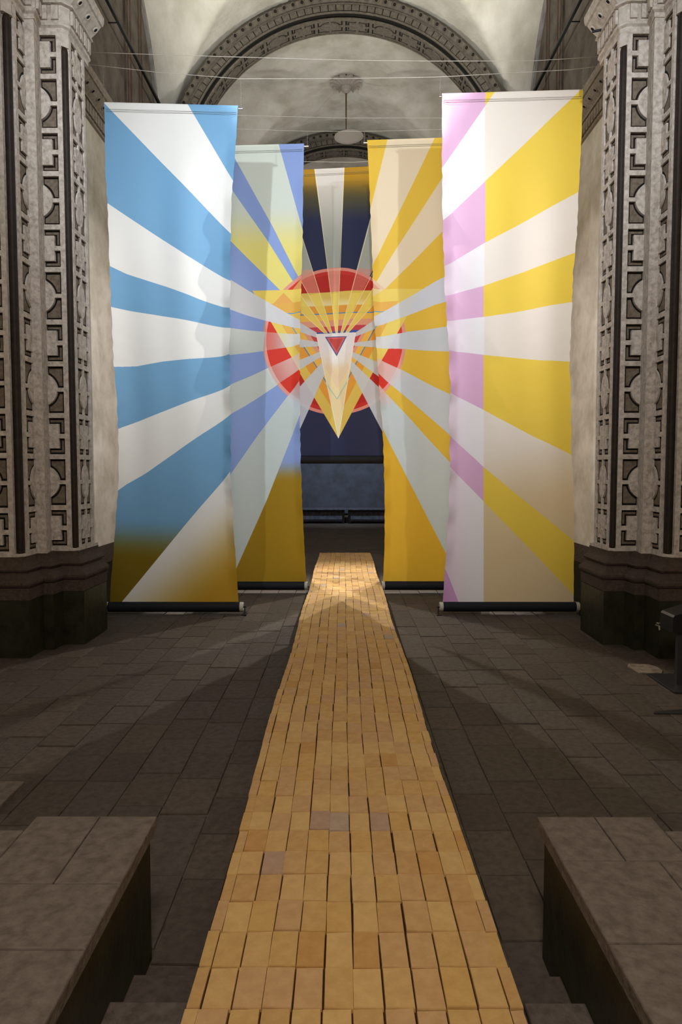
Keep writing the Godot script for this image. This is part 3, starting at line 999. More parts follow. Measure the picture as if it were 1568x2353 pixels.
func walkway() -> void:
	var o := base("brick_walkway", Vector3(0.037, 0, 0))
	tag(o, "long raised walkway of yellow bricks leading between the banners", "walkway")
	var b := MB.new()
	b.box(Vector3(-0.685, 0.005, -18.9), Vector3(0.685, 0.225, -2.53))
	put("deck", b.mesh(), mat("deck_wood", Color(0.16, 0.13, 0.11), 0.85, "stain", 0.8), o)
	b = MB.new()
	b.box(Vector3(-0.692, 0.22, -18.92), Vector3(0.692, 0.262, -2.52))
	put("sand_bed", b.mesh(), mat("joint_sand", Color(0.27, 0.18, 0.085), 0.95, "stain", 2.0), o)
	var tones := []
	for c in [Color(0.84, 0.685, 0.44), Color(0.83, 0.67, 0.415), Color(0.85, 0.70, 0.46), Color(0.82, 0.66, 0.445), Color(0.84, 0.675, 0.40), Color(0.815, 0.655, 0.455), Color(0.86, 0.71, 0.455), Color(0.81, 0.645, 0.41)]:
		tones.append(mat("clay_%d" % tones.size(), c, 0.68, "clay", 1.9, 0.2))
	tones.append(mat("clay_mauve", Color(0.74, 0.61, 0.51), 0.7, "clay", 1.9, 0.2))
	tones.append(mat("clay_rust", Color(0.80, 0.615, 0.36), 0.7, "clay", 1.9, 0.2))
	tones.append(mat("clay_grey", Color(0.74, 0.65, 0.56), 0.7, "clay", 1.9, 0.2))
	var rng := RandomNumberGenerator.new()
	rng.seed = 2024
	var shapes := []
	for i in 5:
		b = MB.new()
		var j := []
		for q in 4:
			j.append(rng.randf_range(-0.0022, 0.0022) * 8)
		b.xf = Transform3D(Basis.from_scale(Vector3(0.127, 1, 0.235)), Vector3.ZERO)
		b.slab(Vector3(-0.494, -0.045, -0.496), Vector3(0.494, 0, 0.496), 0.016, j)
		shapes.append(b.mesh())
	# the rounding above is stretched with the brick; keep the top ring at true height
	var rest := []
	for i in tones.size():
		var st := SurfaceTool.new()
		st.begin(Mesh.PRIMITIVE_TRIANGLES)
		rest.append(st)
	var rows_at := [2.53]
	while rows_at[-1] < 18.8:
		rows_at.append(rows_at[-1] + 0.237 * rng.randf_range(0.97, 1.03))
	rows_at[-1] = 18.93
	var all := []
	for col in 12:
		var edge := col == 0 or col == 11
		var wd := 0.0575 if edge else 0.1275
		var x := -0.6375 - 0.02875 if col == 0 else (0.6375 + 0.02875 if col == 11 else -0.6375 + 0.1275 * (col - 0.5))
		var drift := rng.randf_range(-0.006, 0.006)
		for row in rows_at.size() - 1:
			drift = clampf(drift + rng.randf_range(-0.008, 0.008) * minf(1.0, row / 14.0 + 0.25), -0.07, 0.07)
			var d: float = rows_at[row] + (drift if row > 0 else 0.0)
			var l: float = rows_at[row + 1] - rows_at[row]
			if row == rows_at.size() - 2:
				l = 18.93 - d
			var sag := 0.012 * sin(row * 0.31 + col * 0.1) * (0.4 + 0.6 * absf(col - 5.5) / 5.5) + rng.randf_range(-0.003, 0.003)
			var tone := rng.randi() % 8
			if rng.randf() < 0.035:
				tone = 8 + rng.randi() % 3
			all.append([d, x + sag, wd * rng.randf_range(0.978, 1.0), l * rng.randf_range(0.975, 0.995), rng.randi() % 5, tone, rng.randf_range(-0.004, 0.002), rng.randf_range(-0.008, 0.008), rng.randf_range(-0.012, 0.012)])
	all.sort_custom(func(p, q): return p[0] < q[0])
	var made := 0
	for c in all:
		var t := Transform3D(Basis(Vector3.UP, c[7]) * Basis(Vector3.RIGHT, c[8]) * Basis.from_scale(Vector3(c[2] / 0.1275, 1, c[3] / 0.237)), Vector3(c[1], 0.282 + c[6], -c[0] - c[3] / 2))
		if made < 300:
			put("brick", shapes[c[4]], tones[c[5]], o).transform = t
			made += 1
		else:
			rest[c[5]].append_from(shapes[c[4]], 0, t)
	for i in tones.size():
		put("bricks", rest[i].commit(), tones[i], o).set_meta("kind", "stuff")

func hang_banners() -> void:
	var c: Canvas
	c = Canvas.new(-4.3, -1.6, 0.0, 8.95, 228, Color("e4e1da"))
	print_west_front(c)
	banner("tall white banner with blue rays, nearest on the left", 12.08,
		[-4.028, 8.7, -4.03, 7.52, -4.002, 7.02, -3.991, 6.08, -3.975, 5.35, -3.95, 4.32, -3.913, 3.87, -3.895, 3.24, -3.891, 2.67, -3.907, 2.22, -3.953, 1.77, -4.012, 1.08, -4.075, 0.55, -4.105, 0.1],
		[-1.772, 8.7, -1.84, 7.66, -1.88, 7.3, -1.908, 6.65, -1.92, 6.07, -1.927, 5.34, -1.941, 4.61, -1.941, 3.87, -1.933, 3.12, -1.954, 2.45, -1.92, 1.99, -1.91, 1.46, -1.863, 0.7, -1.837, 0.1],
		8.70, 8.64, 0.17, 0.0, 0.18, c, [-4.05, -1.706], [1, -1], 11, [-4.125, -1.815, 0.128, 0.089])
	c = Canvas.new(1.4, 4.25, 0.0, 9.1, 222, Color("f0eae8"))
	print_east_front(c)
	banner("tall pink and yellow rayed banner, nearest on the right", 12.08,
		[1.649, 8.83, 1.652, 7.58, 1.667, 6.72, 1.695, 5.96, 1.723, 5.34, 1.764, 4.9, 1.79, 4.46, 1.818, 3.87, 1.8, 3.35, 1.818, 3.05, 1.83, 2.52, 1.814, 1.77, 1.782, 1.16, 1.756, 0.63, 1.729, 0.1],
		[4.011, 8.88, 3.999, 8.01, 3.971, 7.22, 3.956, 6.5, 3.908, 5.92, 3.895, 5.05, 3.878, 4.38, 3.914, 3.72, 3.932, 3.12, 3.939, 2.79, 3.988, 2.22, 4.013, 1.31, 4.016, 0.78, 4.026, 0.1],
		8.83, 8.89, 0.17, 0.18, 0.0, c, [1.605, 4.03], [1, -1], 23, [1.74, 4.06, 0.135, 0.086])
	c = Canvas.new(-3.2, -0.6, 0.0, 9.2, 222, Color("dbe0d2"))
	print_west_rear(c)
	banner("banner with lilac and yellow rays hanging behind the blue one", 14.2,
		[-3.08, 9.0, -3.06, 5.0, -3.05, 2.5, -3.1, 0.1],
		[-0.786, 8.98, -0.807, 7.97, -0.809, 7.3, -0.838, 6.36, -0.867, 5.5, -0.879, 4.54, -0.882, 3.67, -0.868, 2.79, -0.844, 1.91, -0.811, 1.19, -0.76, 0.1],
		8.93, 8.985, 0.2, 0.0, 0.17, c, [-3.15, -0.70], [1, -1], 31, [-3.12, -0.80, 0.15, 0.089])
	c = Canvas.new(0.3, 3.3, 0.0, 9.3, 220, Color("f2dcb8"))
	print_east_rear(c)
	banner("banner with golden rays hanging behind the pink one", 14.2,
		[0.464, 9.05, 0.5, 8.39, 0.528, 7.72, 0.574, 6.61, 0.593, 5.84, 0.63, 5.32, 0.693, 4.54, 0.74, 3.85, 0.785, 3.41, 0.814, 2.7, 0.835, 1.91, 0.838, 1.01, 0.805, 0.1],
		[2.85, 9.1, 2.82, 5.0, 2.86, 2.5, 2.9, 0.1],
		9.05, 9.12, 0.2, 0.17, 0.0, c, [0.395, 2.92], [1, -1], 37, [0.845, 3.1, 0.155, 0.092])
	c = Canvas.new(-1.7, 1.45, 2.6, 9.6, 292, Color("262c4c"))
	print_centre(c)
	banner("dark navy banner with the red sun, farthest back in the middle", 16.4,
		[-1.33, 9.4, -1.36, 6.0, -1.31, 2.6], [1.08, 9.5, 1.05, 6.0, 1.1, 2.6],
		9.39, 9.50, 2.82, 0.04, 0.04, c, [-1.42, 1.17], [1, -1], 41, [-1.36, 1.14, 2.775, 0.095])
	roller_stand("black bracket at the inner end of the blue banner's roller", -1.73, 12.06, 0.0)
	roller_stand("black bracket at the outer end of the blue banner's roller", -4.205, 12.06, 0.0)
	roller_stand("black bracket at the inner end of the pink banner's roller", 1.66, 12.06, 0.0)
	roller_stand("black bracket at the outer end of the pink banner's roller", 4.14, 12.06, 0.0)
	roller_stand("black bracket under the lilac banner's roller beside the walkway", -0.722, 14.18, 0.0)
	roller_stand("black bracket under the golden banner's roller beside the walkway", 0.77, 14.18, 0.0)
	# wires and chains that carry them
	var z := -12.1
	wire("upper thin steel wire across the nave in front of the big arch", [Vector3(-4.5, 9.53, z), Vector3(-3.14, 9.48, z), Vector3(-1.5, 9.43, z), Vector3(0, 9.385, z), Vector3(1.5, 9.365, z), Vector3(3.16, 9.365, z), Vector3(3.78, 9.40, z), Vector3(4.5, 9.45, z)])
	wire("thin steel wire carrying the blue and pink banners", [Vector3(-4.5, 9.35, z), Vector3(-3.15, 9.195, z), Vector3(-1.75, 9.085, z), Vector3(0, 9.085, z), Vector3(1.6, 9.107, z), Vector3(2.51, 9.155, z), Vector3(3.79, 9.22, z), Vector3(4.5, 9.3, z)])
	z = -14.22
	wire("upper thin wire above the lilac and golden banners", [Vector3(-4.5, 9.62, z), Vector3(-2.0, 9.535, z), Vector3(0, 9.484, z), Vector3(1.93, 9.48, z), Vector3(4.5, 9.6, z)])
	wire("thin wire carrying the lilac and golden banners", [Vector3(-4.5, 9.45, z), Vector3(-2.1, 9.275, z), Vector3(-0.72, 9.23, z), Vector3(0.4, 9.225, z), Vector3(1.93, 9.26, z), Vector3(4.5, 9.45, z)])
	wire("thin wire just above the dark navy banner", [Vector3(-3.85, 9.8, -16.42), Vector3(-1.3, 9.6, -16.42), Vector3(0.2, 9.58, -16.42), Vector3(1.1, 9.62, -16.42), Vector3(3.85, 9.85, -16.42)])
	hook("short chain over the inner corner of the blue banner", -1.73, 8.61, 9.085, 12.09)
	hook("short chain over the outer corner of the blue banner", -4.04, 8.68, 9.295, 12.09)
	hook("short chain over the inner corner of the pink banner", 1.62, 8.80, 9.107, 12.09)
	hook("short chain over the outer corner of the pink banner", 4.02, 8.86, 9.245, 12.09)
	hook("short chain over the inner corner of the lilac banner", -0.72, 8.95, 9.23, 14.21)
	hook("chain over the left corner of the dark navy banner", -1.385, 9.36, 9.605, 16.42)
	hook("chain over the right corner of the dark navy banner", 1.13, 9.46, 9.625, 16.42)
	hook("short chain over the inner corner of the golden banner", 0.41, 9.02, 9.225, 14.21)

func fittings() -> void:
	var black := mat("black_steel", Color(0.05, 0.05, 0.05), 0.45)
	# hanging lamp on a leafy plaster rosette in the second bay
	var o := base("pendant_lamp", Vector3(0.07, 13.78, -20.85))
	tag(o, "flat round lamp hanging on a long rod from a leafy rosette", "lamp")
	var leaf_m := mat("rosette_plaster", Color(0.62, 0.595, 0.58), 0.8, "flake", 2.0, 0.3)
	var leaf := []
	for j in 7:
		var row := []
		for i in 5:
			var t := j / 6.0
			var wd := 0.105 * sin(PI * (0.12 + 0.8 * t))
			var u := (i - 2) / 2.0
			row.append(Vector3(u * wd, -0.05 - 0.13 * (1.0 - t) + 0.05 * absf(u) - 0.07 * pow(t, 6), -(0.12 + 0.36 * t)))
		leaf.append(row)
	leaf.reverse()
	var lm := sheet(leaf)
	for i in 14:
		put("leaf", lm, leaf_m, o).rotation.y = TAU * i / 14
	var b := MB.new()
	b.lathe([Vector2(0.001, -0.36), Vector2(0.06, -0.345), Vector2(0.075, -0.31), Vector2(0.12, -0.27), Vector2(0.135, -0.22), Vector2(0.15, -0.2), Vector2(0.15, -0.15), Vector2(0.2, -0.08), Vector2(0.42, -0.03), Vector2(0.44, 0.06)], 24)
	put("cup", b.mesh(), leaf_m, o)
	b = MB.new()
	b.bar(Vector3(0.0, -1.5, 0), Vector3(0, -0.33, 0), 0.016, 0.024, 10)
	put("rod", b.mesh(), mat("old_brass", Color(0.36, 0.27, 0.17), 0.5, "", 1, 0, 0.5), o)
	b = MB.new()
	b.lathe([Vector2(0.001, -1.62), Vector2(0.3, -1.615), Vector2(0.4, -1.6), Vector2(0.425, -1.585), Vector2(0.425, -1.56), Vector2(0.3, -1.54), Vector2(0.06, -1.5), Vector2(0.05, -1.46), Vector2(0.001, -1.45)], 36)
	var disc_o := put("disc_shade", b.mesh(), mat("lamp_shade", Color(0.62, 0.59, 0.56), 0.5), o)
	disc_o.rotation.z = 0.05
	# black lighting tracks along the walls
	for s in [-1, 1]:
		b = MB.new()
		b.box(Vector3(-0.028, -0.03, -3.6), Vector3(0.028, 0.03, 3.6))
		var t := base("lighting_track", Vector3(4.3 * s, 11.05, -14.4))
		tag(t, "black lighting track high along the %s wall" % ("left" if s < 0 else "right"), "track")
		put("rail", b.mesh(), black, t)
		for q in [-3.2, 0.6, 3.2]:
			b = MB.new()
			b.bar(Vector3(0, 0, q), Vector3(0.2 * s, 0.0, q), 0.012, 0.012, 8)
			put("wall_arm", b.mesh(), black, t)
	# bench in front of the far wainscot
	var wood := mat("bench_paint", Color(0.36, 0.38, 0.45), 0.6, "stain", 0.6)
	for k in 2:
		var x0 := -3.9 if k == 0 else 0.16
		var bn := base("long_bench", Vector3(x0, 0, -33.2))
		tag(bn, "long low slate blue bench left of the walkway's far end" if k == 0 else "long low slate blue bench right of the walkway's far end", "bench")
		b = MB.new()
		b.slab(Vector3(0, 0.66, -0.45), Vector3(4.05, 0.74, 0.12), 0.01)
		put("seat", b.mesh(), wood, bn)
		b = MB.new()
		b.box(Vector3(0.1, 0.12, -0.12), Vector3(3.9, 0.6, -0.08))
		put("back_panel", b.mesh(), wood, bn)
		b = MB.new()
		b.box(Vector3(0.05, 0.58, -0.02), Vector3(3.95, 0.66, 0.04))
		put("top_rail", b.mesh(), black, bn)
		b = MB.new()
		b.box(Vector3(0.05, 0.14, -0.02), Vector3(3.95, 0.2, 0.04))
		put("bottom_rail", b.mesh(), black, bn)
		for x in [0.05, 3.83]:
			b = MB.new()
			b.box(Vector3(x, -0.03, -0.03), Vector3(x + 0.12, 0.66, 0.045))
			put("leg", b.mesh(), black, bn)
	# sign stand at the right edge
	var grey := mat("grey_steel", Color(0.22, 0.22, 0.225), 0.45, "", 1, 0, 0.3)
	o = base("sign_stand", Vector3(3.93, 0, -8.03))
	tag(o, "dark metal sign stand with a sloping panel at the right edge", "sign stand")
	b = MB.new()
	b.slab(Vector3(-0.2, 0.004, -0.42), Vector3(0.42, 0.02, 0.3), 0.004)
	put("base_plate", b.mesh(), grey, o)
	b = MB.new()
	b.box(Vector3(-0.045, 0.018, -0.03), Vector3(0.04, 0.7, 0.03))
	put("post", b.mesh(), grey, o)
	b = MB.new()
	b.prism(PackedVector2Array([Vector2(-0.14, 0.64), Vector2(0.3, 0.70), Vector2(0.3, 0.98), Vector2(-0.12, 0.845), Vector2(-0.14, 0.82)]), -0.22, 0.1)
	put("panel", b.mesh(), mat("dark_panel", Color(0.10, 0.10, 0.095), 0.35), o)
	b = MB.new()
	for i in 5:
		b.bar(Vector3(-0.06 + 0.05 * i, 0.868 + 0.0155 * i, 0.101), Vector3(0.02 + 0.05 * i, 0.835 + 0.0155 * i, 0.104), 0.003, 0.003, 4)
	put("vent_slots", b.mesh(), grey, o)
	# pale mortar patch and a thin metal plate on the floor near it
	b = MB.new()
	b.xf = Transform3D(Basis(Vector3.RIGHT, Vector3(0, 0, -1), Vector3.UP), Vector3.ZERO)
	b.prism(PackedVector2Array([Vector2(3.66, 8.5), Vector2(3.94, 8.5), Vector2(4.0, 8.62), Vector2(4.0, 8.76), Vector2(3.95, 8.88), Vector2(3.70, 8.92), Vector2(3.64, 8.8)]), 0.0, 0.012)
	tag(put("mortar_patch", b.mesh(), mat("pale_mortar", Color(0.60, 0.55, 0.49), 0.8, "stain", 1.0)), "pale rounded patch on the floor beside the sign stand", "patch")
	b = MB.new()
	b.xf = Transform3D(Basis(Vector3.RIGHT, Vector3(0, 0, -1), Vector3.UP), Vector3.ZERO)
	b.prism(PackedVector2Array([Vector2(3.2, 7.06), Vector2(4.3, 7.0), Vector2(4.3, 7.34), Vector2(3.25, 7.12)]), 0.0, 0.012)
	tag(put("metal_plate", b.mesh(), grey), "flat grey metal plate on the floor in front of the sign stand", "plate")
	# small metal tap on the green plinth
	o = base("wall_tap", Vector3(4.165, 0.46, -9.17))
	tag(o, "small metal tap on the green foot of the right pier", "tap")
	b = MB.new()
	b.bar(Vector3(0, 0, -0.01), Vector3(0, 0, 0.07), 0.016, 0.016, 10)
	b.bar(Vector3(0, 0.0, 0.07), Vector3(0, -0.05, 0.085), 0.014, 0.011, 10)
	put("spout", b.mesh(), mat("chrome", Color.WHITE), o)
	b = MB.new()
	b.lathe([Vector2(0.001, 0.05), Vector2(0.028, 0.048), Vector2(0.03, 0.035), Vector2(0.008, 0.03), Vector2(0.006, 0.0)], 12, Vector3(0, 0.0, 0.05))
	put("handle", b.mesh(), mat("chrome", Color.WHITE), o)
	# short iron bar that sticks out by the right capital
	b = MB.new()
	b.bar(Vector3(3.92, 8.99, -10.62), Vector3(3.66, 8.96, -10.66), 0.018, 0.018, 8)
	tag(put("iron_bar", b.mesh(), black), "short dark iron bar beside the right pier's capital", "bar")

func print_west_front(c: Canvas) -> void:
	c.fill([-2.7,8.787,-1.391,8.784,-1.405,6.66,-1.864,7.388],Color("72a0c2"))
	c.fill([-4.315,8.967,-4.014,8.662,-1.924,6.531,-1.409,6.008,-1.413,5.417,-1.916,5.724,-2.668,6.162,-4.009,7.039,-4.351,7.27],Color("72a0c2"))
	c.fill([-4.376,6.113,-4,5.996,-3.705,5.864,-3.032,5.645,-2.462,5.432,-1.92,5.263,-1.415,5.087,-1.417,4.844,-1.938,4.94,-2.868,5.11,-3.604,5.235,-3.991,5.309,-4.391,5.397],Color("72a0c2"))
	c.fill([-4.415,4.278,-3.965,4.292,-3.561,4.307,-3.103,4.381,-2.534,4.432,-1.928,4.491,-1.419,4.542,-1.421,4.18,-1.932,3.965,-2.625,3.713,-3.116,3.527,-3.812,3.266,-3.895,3.228,-4.441,3.049],Color("72a0c2"))
	c.fade([-4.466,1.88,-3.9,2.176,-3.77,2.274,-3.418,2.477,-2.953,2.793,-2.429,3.153,-1.914,3.496,-1.424,3.831,-1.429,3.123,-1.923,2.538,-2.797,1.524,-3.883,0.223,-4.079,-0.032,-4.508,-0.071],Color("72a0c2"),Color("7a6414"),Vector2(-3.33,1.69),Vector2(-3.35,0.93),1,1)
	c.fade([-3.93,0.161,-2.797,1.524,-1.923,2.538,-1.429,3.123,-1.45,-0.068,-4.079,-0.07],Color("b58f35"),Color("b88a1e"),Vector2(-2.77,1.50),Vector2(-1.94,0.62),0,0.95)
func print_west_rear(c: Canvas) -> void:
	c.fade([-2.676,9.071,-0.433,9.067,-0.439,5.324,-2.712,5.843],Color("f2e27e"),Color("f2e27e"),Vector2(-1.65,7.81),Vector2(-1.66,6.83),0,1)
	c.fill([-1.312,9.052,-0.519,9.05,-0.524,6.288,-0.818,7.296],Color("92a8dc"))
	c.fill([-2.5,9.322,-2.17,8.718,-1.425,7.39,-0.986,6.528,-0.786,6.142,-0.787,5.928,-1.16,6.528,-1.549,7.143,-2.201,8.06,-2.509,8.483],Color("92a8dc"))
	c.fill([-2.694,7.468,-2.228,7.059,-1.683,6.529,-1.276,6.126,-0.613,5.454,-0.614,5.367,-0.885,5.523,-1.574,5.928,-2.243,6.315,-2.703,6.616],Color("92a8dc"))
	c.fill([-2.712,5.843,-2.249,5.731,-2.013,5.653,-1.314,5.454,-1.315,5.273,-2.243,5.369,-2.716,5.421],Color("92a8dc"))
	c.fill([-2.723,4.788,-2.248,4.84,-1.317,4.97,-1.318,4.683,-2.254,4.257,-2.731,4.048],Color("92a8dc"))
	c.fill([-2.739,3.364,-2.259,3.671,-2.028,3.803,-0.967,4.483,-0.968,4.213,-1.75,3.232,-2.27,2.482,-2.757,1.772],Color("92a8dc"))
	c.fill(disc(-0.19,5.12,1.445),Color("f0a090"),1)
	c.fill(disc(-0.19,5.12,1.375),Color("e23c2a"),1)
	c.fill([-1.835,6.126,1.587,6.149,-0.115,3.206],Color("f6d766"))
	c.fill([-1.504,5.868,1.1,5.9,-0.115,3.566],Color("f2b955"))
	c.fill([-1.199,5.661,0.821,5.703,-0.133,3.959],Color("f5c75a"))
	c.line([-1.199,5.661,0.821,5.703],0.016,Color("5fa6dc"))
	c.line([-1.199,5.661,-0.133,3.959],0.016,Color("5fa6dc"))
	c.line([0.821,5.703,-0.133,3.959],0.016,Color("5fa6dc"))
	c.fill([-1.408,5.868,-1.206,6.074,-1.006,5.868],Color("f3b15a"))
	c.fill([-0.873,6.306,-0.786,6.357,-0.787,6.117,-1.031,6.126],Color("f2e27e"),0.6)
	c.fill([-2.703,6.599,-2.243,6.315,-1.574,5.928,-0.885,5.523,-0.614,5.367,-0.614,5.281,-0.877,5.35,-1.524,5.515,-2.013,5.653,-2.249,5.731,-2.712,5.843],Color("dddde4"),0.92)
	c.fill([-2.716,5.421,-2.243,5.369,-1.586,5.308,-1.633,4.927,-2.248,4.84,-2.723,4.788],Color("d3d8d0"))
	c.fade([-1.613,5.308,-0.614,5.22,-0.614,5.065,-1.633,4.927],Color("d9dcdc"),Color("e4e2e0"),Vector2(-1.63,5.15),Vector2(-0.88,5.15),0.35,0.97)
	c.fill([-2.731,4.048,-2.254,4.257,-1.565,4.57,-1.409,4.213,-2.028,3.803,-2.259,3.671,-2.739,3.364],Color("d3d8d0"))
	c.fade([-1.565,4.57,-0.615,4.978,-0.615,4.718,-1.409,4.213],Color("d9dcdc"),Color("eed6cc"),Vector2(-1.45,4.41),Vector2(-0.97,4.63),0.45,0.8)
	c.fill([-2.757,1.772,-2.27,2.482,-1.75,3.232,-1.145,4.004,-0.846,3.846,-0.971,3.408,-1.555,1.95,-2.28,0.339,-2.773,0.294],Color("cdd6d2"))
	c.fade([-1.145,4.004,-0.615,4.631,-0.616,4.37,-0.846,3.846,-0.971,3.583],Color("e6c4c0"),Color("d2d8dc"),Vector2(-0.97,4.28),Vector2(-1.06,3.89),0.85,0.9)
	c.fade([-2.28,0.339,-1.555,1.95,-0.971,3.408,-0.528,4.544,-0.538,-0.518,-2.782,-0.52,-2.78,-0.339],Color("92a8dc"),Color("a8841e"),Vector2(-1.24,2.75),Vector2(-1.24,2.26),1,1)
func print_east_rear(c: Canvas) -> void:
	c.fade([0.085,9.233,2.667,9.229,2.736,3.231,0.088,3.232],Color("d3d9df"),Color("d3d9df"),Vector2(0.96,6.78),Vector2(0.96,6.18),0,1)
	c.fill([0.088,3.232,2.736,3.231,2.779,-0.515,0.09,-0.518],Color("d2d9d6"))
	c.fill([0.085,9.233,2.667,9.229,2.684,7.715,1.952,7.258,1.314,6.611,0.837,6.149,0.436,5.841,0.087,5.841],Color("f2dcb8"))
	c.fill([0.257,9.233,0.911,9.232,0.528,7.701,0.26,6.647],Color("f0c444"))
	c.fill([1.875,9.23,2.667,9.229,2.666,9.312,1.943,8.299,1.12,7.038,0.844,6.612,0.436,5.927,0.435,6.313,0.582,6.612,1.117,7.675],Color("f0c444"))
	c.fill([2.681,7.994,1.952,7.258,1.314,6.611,0.837,6.149,0.523,5.84,0.524,5.556,1.1,5.857,1.83,6.294,2.696,6.746],Color("f0c444"))
	c.fill([2.703,6.079,1.833,5.839,0.962,5.496,0.963,5.254,1.837,5.374,2.71,5.511],Color("f0c444"))
	c.fill([2.717,4.889,1.84,4.924,0.964,4.96,0.965,4.639,1.846,4.203,2.73,3.784],Color("f0c444"))
	c.fill([2.742,2.721,1.852,3.504,0.791,4.378,0.703,4.247,1.633,3.232,1.856,3.012,2.749,2.066],Color("f0c444"))
	c.fill(disc(-0.19,5.12,1.445),Color("f0a090"),1)
	c.fill(disc(-0.19,5.12,1.375),Color("e23c2a"),1)
	c.fill([-1.835,6.126,1.587,6.149,-0.115,3.206],Color("f6d766"))
	c.fill([-1.504,5.868,1.1,5.9,-0.115,3.566],Color("f2b955"))
	c.fill([-1.199,5.661,0.821,5.703,-0.133,3.959],Color("f5c75a"))
	c.line([-1.199,5.661,0.821,5.703],0.016,Color("5fa6dc"))
	c.line([-1.199,5.661,-0.133,3.959],0.016,Color("5fa6dc"))
	c.line([0.821,5.703,-0.133,3.959],0.016,Color("5fa6dc"))
	c.fill([0.574,6.355,0.837,6.149,0.715,6.081,0.523,5.926],Color("f2dcb8"),0.7)
	c.fill([2.696,6.746,1.83,6.294,1.1,5.857,0.524,5.556,0.525,5.358,1.241,5.599,1.833,5.839,2.703,6.079],Color("dcdde4"),0.93)
	c.fade([2.71,5.511,1.837,5.374,0.613,5.185,0.613,4.977,1.271,4.951,1.84,4.924,2.717,4.889],Color("e6e4e2"),Color("d6dade"),Vector2(0.70,5.11),Vector2(1.27,5.11),0.95,0.97)
	c.fade([2.73,3.784,1.846,4.203,1.185,4.525,0.614,4.804,0.614,4.543,0.993,4.212,1.852,3.504,2.742,2.721],Color("f0d2c8"),Color("d6dadc"),Vector2(0.79,4.54),Vector2(1.23,4.20),0.85,0.97)
	c.fade([2.749,2.066,1.856,3.012,0.862,4.073,0.615,4.352,0.617,3.714,0.812,3.311,1.33,2.296,2.086,0.845,2.779,-0.515],Color("ecc4bc"),Color("d2d9d6"),Vector2(0.83,4.15),Vector2(0.97,3.76),0.85,1)
	c.fill([0.263,4.282,0.617,3.714,0.812,3.311,1.33,2.296,2.086,0.845,2.414,0.207,2.779,-0.515,0.27,-0.517],Color("eebb36"))
func print_east_front(c: Canvas) -> void:
	c.fill([2.369,9.003,4.445,8.999,4.648,-0.063,2.456,-0.065],Color("ecdfd0"))
	c.fade([1.256,6.36,2.408,6.359,2.456,-0.065,1.297,-0.066],Color("e0b0cd"),Color("e0b0cd"),Vector2(1.56,5.34),Vector2(2.39,5.34),0.5,0)
	c.fade([2.412,3.57,4.59,2.523,4.648,-0.063,2.456,-0.065],Color("d9b678"),Color("d9b678"),Vector2(3.30,3.27),Vector2(3.55,1.84),0,0.62)
	c.fill([1.24,8.899,2.378,8.897,2.381,8.63,1.659,7.598,1.252,7.032],Color("e0b0cd"))
	c.fill([2.378,8.897,2.567,8.897,2.381,8.63],Color("f0cc4c"))
	c.fill([2.396,7.393,1.667,6.707,1.256,6.317,1.26,5.692,1.894,6.069,2.372,6.359,2.408,6.378],Color("e0b0cd"))
	c.fill([4.438,9.315,2.396,7.393,2.408,6.378,3.964,7.207,4.479,7.479],Color("f0cc4c"))
	c.fill([2.387,5.657,2.38,5.654,1.729,5.465,1.263,5.334,1.265,4.975,1.778,5.048,2.386,5.135,2.394,5.136],Color("e0b0cd"))
	c.fill([4.503,6.429,3.573,6.067,2.387,5.657,2.394,5.136,2.927,5.215,3.904,5.383,4.524,5.484],Color("f0cc4c"))
	c.fill([2.401,4.495,2.394,4.496,1.797,4.548,1.267,4.599,1.27,4.105,1.818,3.837,2.412,3.558],Color("e0b0cd"))
	c.fill([4.549,4.354,3.886,4.377,3.394,4.392,2.938,4.444,2.401,4.495,2.412,3.558,2.42,3.555,3.303,3.085,3.947,2.778,4.592,2.47],Color("f0cc4c"))
	c.fill([2.424,2.574,1.825,3.107,1.274,3.6,1.277,3.122,1.837,2.568,2.431,1.98],Color("e0b0cd"))
	c.fill([4.629,0.796,4.006,1.291,3.323,1.844,2.432,2.568,2.424,2.574,2.431,1.98,2.454,1.957,3.336,1.062,4.024,0.343,4.654,-0.31],Color("f0cc4c"))
	c.fill([1.285,1.768,1.816,0.71,1.995,0.258,2.098,-0.065,1.297,-0.066],Color("d6a0cc"))
